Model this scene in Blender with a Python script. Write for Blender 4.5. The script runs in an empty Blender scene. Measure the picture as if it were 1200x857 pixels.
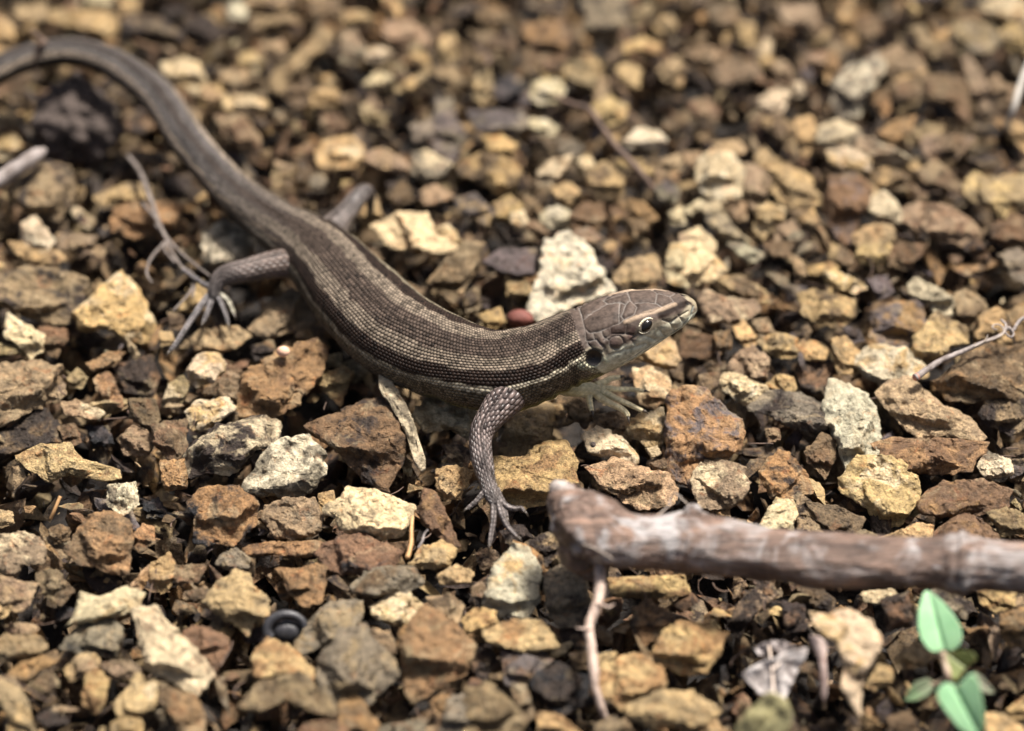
import bpy, math, random
import numpy as np
from mathutils import Vector, noise as mnoise

# ------------------------------------------------------------------ camera, sky, sun
# 1 unit = 1 cm
SC = bpy.context.scene
SC.unit_settings.system = 'METRIC'
SC.unit_settings.scale_length = 0.01
COL = SC.collection
ELEV = math.radians(45.0)
DIST = 50.0
LENS = 150.0
FPX = 1200 * LENS / 36.0
cam_d = bpy.data.cameras.new('camera')
cam = bpy.data.objects.new('camera', cam_d)
COL.objects.link(cam)
cam.location = (0, -DIST * math.cos(ELEV), DIST * math.sin(ELEV))
cam.rotation_euler = (math.pi / 2 - ELEV, 0, 0)
cam_d.lens = LENS
cam_d.sensor_width = 36
cam_d.clip_start = 1
cam_d.clip_end = 2000
cam_d.dof.use_dof = True
cam_d.dof.focus_distance = 48.5
cam_d.dof.aperture_fstop = 0.108
cam_d.dof.aperture_blades = 0
SC.camera = cam

SUN_EL, SUN_AZ = math.radians(66), math.radians(42)      # azimuth from +y (away from the camera) towards +x
w = bpy.data.worlds.new('World')
SC.world = w
w.use_nodes = True
nt = w.node_tree
bg = nt.nodes['Background']
sky = nt.nodes.new('ShaderNodeTexSky')
sky.sky_type = 'NISHITA'
sky.sun_disc = False
sky.sun_elevation = SUN_EL
sky.sun_rotation = SUN_AZ
sky.dust_density = 6.0
sky.ozone_density = 0.2
sky.air_density = 0.8
nt.links.new(sky.outputs[0], bg.inputs[0])
bg.inputs[1].default_value = 0.062
sun_d = bpy.data.lights.new('sun', 'SUN')
sun_d.energy = 4.5
sun_d.angle = math.radians(11.0)
sun_d.color = (1.0, 0.955, 0.90)
sun = bpy.data.objects.new('sun', sun_d)
COL.objects.link(sun)
sdir = Vector((math.sin(SUN_AZ) * math.cos(SUN_EL), math.cos(SUN_AZ) * math.cos(SUN_EL), math.sin(SUN_EL)))
sun.rotation_euler = sdir.to_track_quat('Z', 'Y').to_euler()
SC.view_settings.view_transform = 'Standard'
SC.view_settings.look = 'None'
SC.view_settings.exposure = 1.28
SC.view_settings.gamma = 1.0

# ------------------------------------------------------------------ helpers
CAM = np.array(cam.location[:])
RIGHT = np.array([1.0, 0, 0])
UP = np.array([0, math.sin(ELEV), math.cos(ELEV)])
FWD = np.array([0, math.cos(ELEV), -math.sin(ELEV)])


def P(px, py, z=0.0):
    """a point of the place seen at px, py of the 1200 x 857 photograph, at height z"""
    d = FWD + RIGHT * ((px - 600) / FPX) + UP * ((428.5 - py) / FPX)
    return CAM + d * ((z - CAM[2]) / d[2])


def to_px(v):
    q = np.asarray(v) - CAM
    dep = q @ FWD
    return 600 + (q @ RIGHT) / dep * FPX, 428.5 - (q @ UP) / dep * FPX


def cm_per_px(p):
    return float((p - CAM) @ FWD) / FPX


def _h(ix, iy, iz, seed):
    n = (ix * 374761393 + iy * 668265263 + iz * 2147483647 + seed * 144665) & 0xFFFFFFFF
    n = ((n ^ (n >> 13)) * 1274126177) & 0xFFFFFFFF
    n = ((n ^ (n >> 16)) * 2246822519) & 0xFFFFFFFF
    return ((n ^ (n >> 15)) & 0xFFFFFF) / float(0xFFFFFF)


def vnoise(p, seed=0):
    p = np.asarray(p, float)
    i = np.floor(p).astype(np.int64)
    f = p - i
    f = f * f * (3 - 2 * f)
    r = 0
    for dx in (0, 1):
        for dy in (0, 1):
            for dz in (0, 1):
                wgt = (f[..., 0] if dx else 1 - f[..., 0]) * (f[..., 1] if dy else 1 - f[..., 1]) * (f[..., 2] if dz else 1 - f[..., 2])
                r = r + wgt * _h(i[..., 0] + dx, i[..., 1] + dy, i[..., 2] + dz, seed)
    return r * 2 - 1


def fbm(p, seed=0, octv=3, gain=0.5):
    r, a = 0, 1.0
    p = np.asarray(p, float)
    for k in range(octv):
        r = r + a * vnoise(p * (2.03 ** k) + 17.3 * k, seed + k)
        a *= gain
    return r


def make_mesh(name, V, F, mat=None, smooth=True, attrs=None):
    """V (n,3), F: (m,4) or (m,3) int array or list of both"""
    me = bpy.data.meshes.new(name)
    Fs = F if isinstance(F, list) else [F]
    Fs = [np.asarray(f, np.int32) for f in Fs if len(f)]
    V = np.asarray(V, np.float32)
    me.vertices.add(len(V))
    me.vertices.foreach_set('co', V.ravel())
    loops = np.concatenate([f.ravel() for f in Fs])
    sizes = np.concatenate([np.full(len(f), f.shape[1], np.int32) for f in Fs])
    me.loops.add(len(loops))
    me.loops.foreach_set('vertex_index', loops)
    me.polygons.add(len(sizes))
    st = np.concatenate([[0], np.cumsum(sizes)[:-1]]).astype(np.int32)
    me.polygons.foreach_set('loop_start', st)
    me.polygons.foreach_set('loop_total', sizes)
    me.polygons.foreach_set('use_smooth', np.full(len(sizes), bool(smooth)))
    me.update(calc_edges=True)
    for k, a in (attrs or {}).items():
        a = np.asarray(a, np.float32)
        if a.ndim == 1:
            at = me.attributes.new(k, 'FLOAT', 'POINT')
            at.data.foreach_set('value', a)
        elif a.shape[1] == 3:
            at = me.attributes.new(k, 'FLOAT_VECTOR', 'POINT')
            at.data.foreach_set('vector', a.ravel())
        else:
            at = me.attributes.new(k, 'FLOAT_COLOR', 'POINT')
            at.data.foreach_set('color', a.ravel())
    if mat:
        me.materials.append(mat)
    return me


def add(name, me, parent=None, loc=None, label=None, cat=None, group=None, kind=None):
    o = bpy.data.objects.new(name, me)
    COL.objects.link(o)
    if loc is not None:
        o.location = [float(x) for x in loc]
    if parent is not None:
        o.parent = parent
    for k, v in (('label', label), ('category', cat), ('group', group), ('kind', kind)):
        if v:
            o[k] = v
    return o


# ------------------------------------------------------------------ materials
class NT:
    def __init__(self, name):
        self.m = bpy.data.materials.new(name)
        self.m.use_nodes = True
        self.t = self.m.node_tree
        self.b = self.t.nodes['Principled BSDF']

    def n(self, ty, **kw):
        nd = self.t.nodes.new(ty)
        for k, v in kw.items():
            setattr(nd, k, v)
        return nd

    def l(self, a, b):
        self.t.links.new(a, b)

    def math(self, op, a, b=None, c=None, clamp=False):
        nd = self.n('ShaderNodeMath', operation=op, use_clamp=clamp)
        for i, x in enumerate((a, b, c)):
            if x is None:
                continue
            if isinstance(x, (int, float)):
                nd.inputs[i].default_value = x
            else:
                self.l(x, nd.inputs[i])
        return nd.outputs[0]

    def attr(self, name):
        return self.n('ShaderNodeAttribute', attribute_name=name)

    def noise(self, vec, scale, detail=4, rough=0.55, dist=0.0):
        nd = self.n('ShaderNodeTexNoise')
        nd.inputs['Scale'].default_value = scale
        nd.inputs['Detail'].default_value = detail
        nd.inputs['Roughness'].default_value = rough
        nd.inputs['Distortion'].default_value = dist
        self.l(vec, nd.inputs['Vector'])
        return nd.outputs[0]

    def ramp(self, fac, stops):
        nd = self.n('ShaderNodeValToRGB')
        el = nd.color_ramp.elements
        while len(el) > 1:
            el.remove(el[-1])
        for i, (p, c) in enumerate(stops):
            e = el[0] if i == 0 else el.new(p)
            e.position = p
            e.color = (*c, 1) if not isinstance(c, (int, float)) else (c, c, c, 1)
        self.l(fac, nd.inputs[0])
        return nd.outputs[0]

    def mix(self, fac, a, b, mode='MIX'):
        nd = self.n('ShaderNodeMix', data_type='RGBA', blend_type=mode)
        for i, x in ((0, fac), (6, a), (7, b)):
            if isinstance(x, (int, float)):
                nd.inputs[i].default_value = x
            elif isinstance(x, tuple):
                nd.inputs[i].default_value = (*x, 1)
            else:
                self.l(x, nd.inputs[i])
        return nd.outputs[2]

    def bump(self, h, strength, dist, prev=None):
        nd = self.n('ShaderNodeBump')
        nd.inputs['Strength'].default_value = strength
        nd.inputs['Distance'].default_value = dist
        self.l(h, nd.inputs['Height'])
        if prev is not None:
            self.l(prev, nd.inputs['Normal'])
        return nd.outputs[0]

    def shifted(self, seed):
        tc = self.n('ShaderNodeTexCoord')
        cmb = self.n('ShaderNodeCombineXYZ')
        self.l(seed, cmb.inputs[0])
        self.l(self.math('MULTIPLY', seed, 1.7), cmb.inputs[1])
        self.l(self.math('MULTIPLY', seed, -0.6), cmb.inputs[2])
        va = self.n('ShaderNodeVectorMath', operation='ADD')
        self.l(tc.outputs['Object'], va.inputs[0])
        self.l(cmb.outputs[0], va.inputs[1])
        return va.outputs[0]


def stone_material():
    k = NT('weathered_stone')
    t1, t2, sd = k.attr('tint'), k.attr('stain'), k.attr('seed')
    vec = k.shifted(sd.outputs['Fac'])
    n1 = k.noise(vec, 3.2, 6, 0.62, 0.6)
    amount = t2.outputs['Alpha']
    # stain mask: the more amount, the more of the surface
    mk = k.math('MULTIPLY', k.math('ADD', k.math('SUBTRACT', n1, 0.62), k.math('MULTIPLY', amount, 0.26)), 9.0, clamp=True)
    base = k.mix(mk, t1.outputs['Color'], t2.outputs['Color'])
    n2 = k.noise(vec, 9.0, 6, 0.65)
    var = k.ramp(n2, [(0.28, 0.38), (0.5, 1.0), (0.72, 1.5)])
    base = k.mix(1.0, base, var, 'MULTIPLY')
    n6 = k.noise(vec, 2.1, 5, 0.6, 1.2)
    base = k.mix(k.math('MULTIPLY', k.ramp(n6, [(0.56, 0.0), (0.64, 1.0)]), 0.38), base, (.46, .35, .20))
    # rusty spots and pale crusts
    n4 = k.noise(vec, 5.5, 3, 0.6, 1.0)
    rust = k.ramp(n4, [(0.60, 0.0), (0.70, 1.0)])
    base = k.mix(k.math('MULTIPLY', rust, 0.45), base, k.mix(1.0, base, (1.05, 0.55, 0.30), 'MULTIPLY'))
    # grain
    n3 = k.noise(vec, 42.0, 3, 0.7)
    gr = k.ramp(n3, [(0.32, 0.28), (0.46, 0.90), (0.58, 1.1), (0.72, 1.9)])
    gfac = k.math('MULTIPLY', k.math('FRACT', k.math('MULTIPLY', sd.outputs['Fac'], 7.31)), 0.95)
    base = k.mix(gfac, base, k.mix(1.0, base, gr, 'MULTIPLY'))
    # dark pits
    vo = k.n('ShaderNodeTexVoronoi')
    vo.inputs['Scale'].default_value = 11.0
    k.l(vec, vo.inputs['Vector'])
    pit = k.ramp(vo.outputs['Distance'], [(0.06, 0.35), (0.16, 1.0)])
    base = k.mix(0.6, base, k.mix(1.0, base, pit, 'MULTIPLY'))
    k.l(base, k.b.inputs['Base Color'])
    rg = k.ramp(n2, [(0.3, 0.42), (0.7, 0.85)])
    k.l(rg, k.b.inputs['Roughness'])
    k.b.inputs['Specular IOR Level'].default_value = 0.35
    b1 = k.bump(n2, 0.75, 0.10)
    n5 = k.noise(vec, 22.0, 5, 0.7, 0.5)
    b1 = k.bump(n5, 0.95, 0.085, b1)
    b2 = k.bump(n3, 0.9, 0.032, b1)
    b3 = k.bump(pit, 0.5, 0.02, b2)
    k.l(b3, k.b.inputs['Normal'])
    return k.m


def soil_material():
    k = NT('dark_damp_soil')
    tc = k.n('ShaderNodeTexCoord')
    n = k.noise(tc.outputs['Object'], 6.0, 8, 0.7)
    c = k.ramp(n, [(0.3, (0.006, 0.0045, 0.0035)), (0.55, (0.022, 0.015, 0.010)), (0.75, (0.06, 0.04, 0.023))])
    k.l(c, k.b.inputs['Base Color'])
    k.b.inputs['Roughness'].default_value = 0.8
    k.l(k.bump(k.noise(tc.outputs['Object'], 14.0, 6, 0.75), 1.0, 0.12), k.b.inputs['Normal'])
    return k.m


def simple(name, c1, c2, scale, rough=0.6, bump=0.3, bd=0.02, spec=0.4, stretch=None, trans=0.0):
    k = NT(name)
    tc = k.n('ShaderNodeTexCoord')
    vec = tc.outputs['Object']
    if stretch:
        mp = k.n('ShaderNodeMapping')
        mp.inputs['Scale'].default_value = stretch
        k.l(vec, mp.inputs['Vector'])
        vec = mp.outputs[0]
    n = k.noise(vec, scale, 6, 0.65)
    k.l(k.ramp(n, [(0.32, c1), (0.66, c2)]), k.b.inputs['Base Color'])
    k.b.inputs['Roughness'].default_value = rough
    k.b.inputs['Specular IOR Level'].default_value = spec
    if trans:
        k.b.inputs['Subsurface Weight'].default_value = trans
        k.b.inputs['Subsurface Radius'].default_value = (0.1, 0.1, 0.05)
        k.b.inputs['Subsurface Scale'].default_value = 0.3
    k.l(k.bump(n, bump, bd), k.b.inputs['Normal'])
    return k.m


def skin_material():
    """reptile skin: granular scales from the 'scales' attribute (cell u, cell v, strength), colours from 'tint'"""
    k = NT('lizard_skin')
    col, sc, sz = k.attr('tint'), k.attr('scales'), k.attr('plate')
    sep = k.n('ShaderNodeSeparateXYZ')
    k.l(sc.outputs['Vector'], sep.inputs[0])
    u, v, s = sep.outputs
    row = k.math('FLOOR', v)
    odd = k.math('FLOORED_MODULO', row, 2.0)
    uu = k.math('ADD', u, k.math('MULTIPLY', odd, 0.5))
    cu = k.math('FLOOR', uu)
    fu = k.math('SUBTRACT', k.math('FRACT', uu), 0.5)
    fv = k.math('SUBTRACT', k.math('FRACT', v), 0.5)
    d2 = k.math('ADD', k.math('MULTIPLY', fu, fu), k.math('MULTIPLY', fv, fv))
    d = k.math('SQRT', d2)
    prof = k.ramp(d, [(0.0, 1.0), (0.22, 0.92), (0.40, 0.45), (0.52, 0.0)])
    profm = k.math('MULTIPLY', prof, s)
    dark = k.math('SUBTRACT', 1.0, k.math('MULTIPLY', k.math('SUBTRACT', 1.0, prof), k.math('MULTIPLY', s, 0.60)))
    wn = k.n('ShaderNodeTexWhiteNoise', noise_dimensions='2D')
    cmb = k.n('ShaderNodeCombineXYZ')
    k.l(cu, cmb.inputs[0])
    k.l(row, cmb.inputs[1])
    k.l(cmb.outputs[0], wn.inputs['Vector'])
    rnd = k.ramp(wn.outputs['Value'], [(0.0, 0.25), (0.14, 0.7), (0.6, 1.05), (1.0, 1.5)])
    c = k.mix(s, col.outputs['Color'], k.mix(1.0, col.outputs['Color'], rnd, 'MULTIPLY'))
    c = k.mix(1.0, c, dark, 'MULTIPLY')
    tc = k.n('ShaderNodeTexCoord')
    n = k.noise(tc.outputs['Object'], 30, 4, 0.6)
    c = k.mix(1.0, c, k.ramp(n, [(0.3, 0.8), (0.7, 1.2)]), 'MULTIPLY')
    k.l(c, k.b.inputs['Base Color'])
    k.l(k.math('ADD', 0.60, k.math('MULTIPLY', sz.outputs['Fac'], -0.12)), k.b.inputs['Roughness'])
    k.l(k.math('ADD', 0.10, k.math('MULTIPLY', k.math('SUBTRACT', sz.outputs['Fac'], 1.0, clamp=True), 0.16)), k.b.inputs['Specular IOR Level'])
    b1 = k.bump(profm, 1.0, 0.013)
    b2 = k.bump(n, 0.25, 0.006, b1)
    k.l(b2, k.b.inputs['Normal'])
    return k.m


M_STONE = stone_material()
M_SOIL = soil_material()
M_SKIN = skin_material()
M_EYE = NT('eye_black')
M_EYE.b.inputs['Base Color'].default_value = (0.006, 0.005, 0.004, 1)
M_EYE.b.inputs['Roughness'].default_value = 0.10
M_EYE.b.inputs['Specular IOR Level'].default_value = 0.35
M_EYE = M_EYE.m
M_LID = simple('pale_eyelid', (0.42, 0.38, 0.26), (0.62, 0.56, 0.40), 25, 0.45, 0.5, 0.006)
M_EAR = simple('eardrum_dark', (0.004, 0.003, 0.003), (0.014, 0.010, 0.008), 12, 0.5, 0.2, 0.01)
M_CLAW = simple('claw_horn', (0.03, 0.025, 0.02), (0.10, 0.08, 0.06), 14, 0.3, 0.1, 0.003)

# ------------------------------------------------------------------ the ground
TONE = {
    'c': ((0.62, 0.49, 0.30), 'pale cream'),
    'w': ((0.66, 0.565, 0.39), 'off white'),
    'y': ((0.47, 0.32, 0.145), 'yellow ochre'),
    't': ((0.39, 0.265, 0.14), 'tan'),
    'o': ((0.30, 0.175, 0.075), 'orange brown'),
    'r': ((0.18, 0.102, 0.052), 'rust brown'),
    'b': ((0.15, 0.098, 0.050), 'brown'),
    'd': ((0.042, 0.028, 0.020), 'dark brown'),
    'e': ((0.27, 0.195, 0.100), 'olive'),
    'g': ((0.22, 0.178, 0.118), 'grey'),
    'p': ((0.30, 0.205, 0.122), 'pinkish brown'),
    's': ((0.12, 0.095, 0.088), 'slate grey'),
    'k': ((0.020, 0.019, 0.020), 'blackish'),
    'v': ((0.48, 0.42, 0.27), 'greenish cream'),
}

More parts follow.
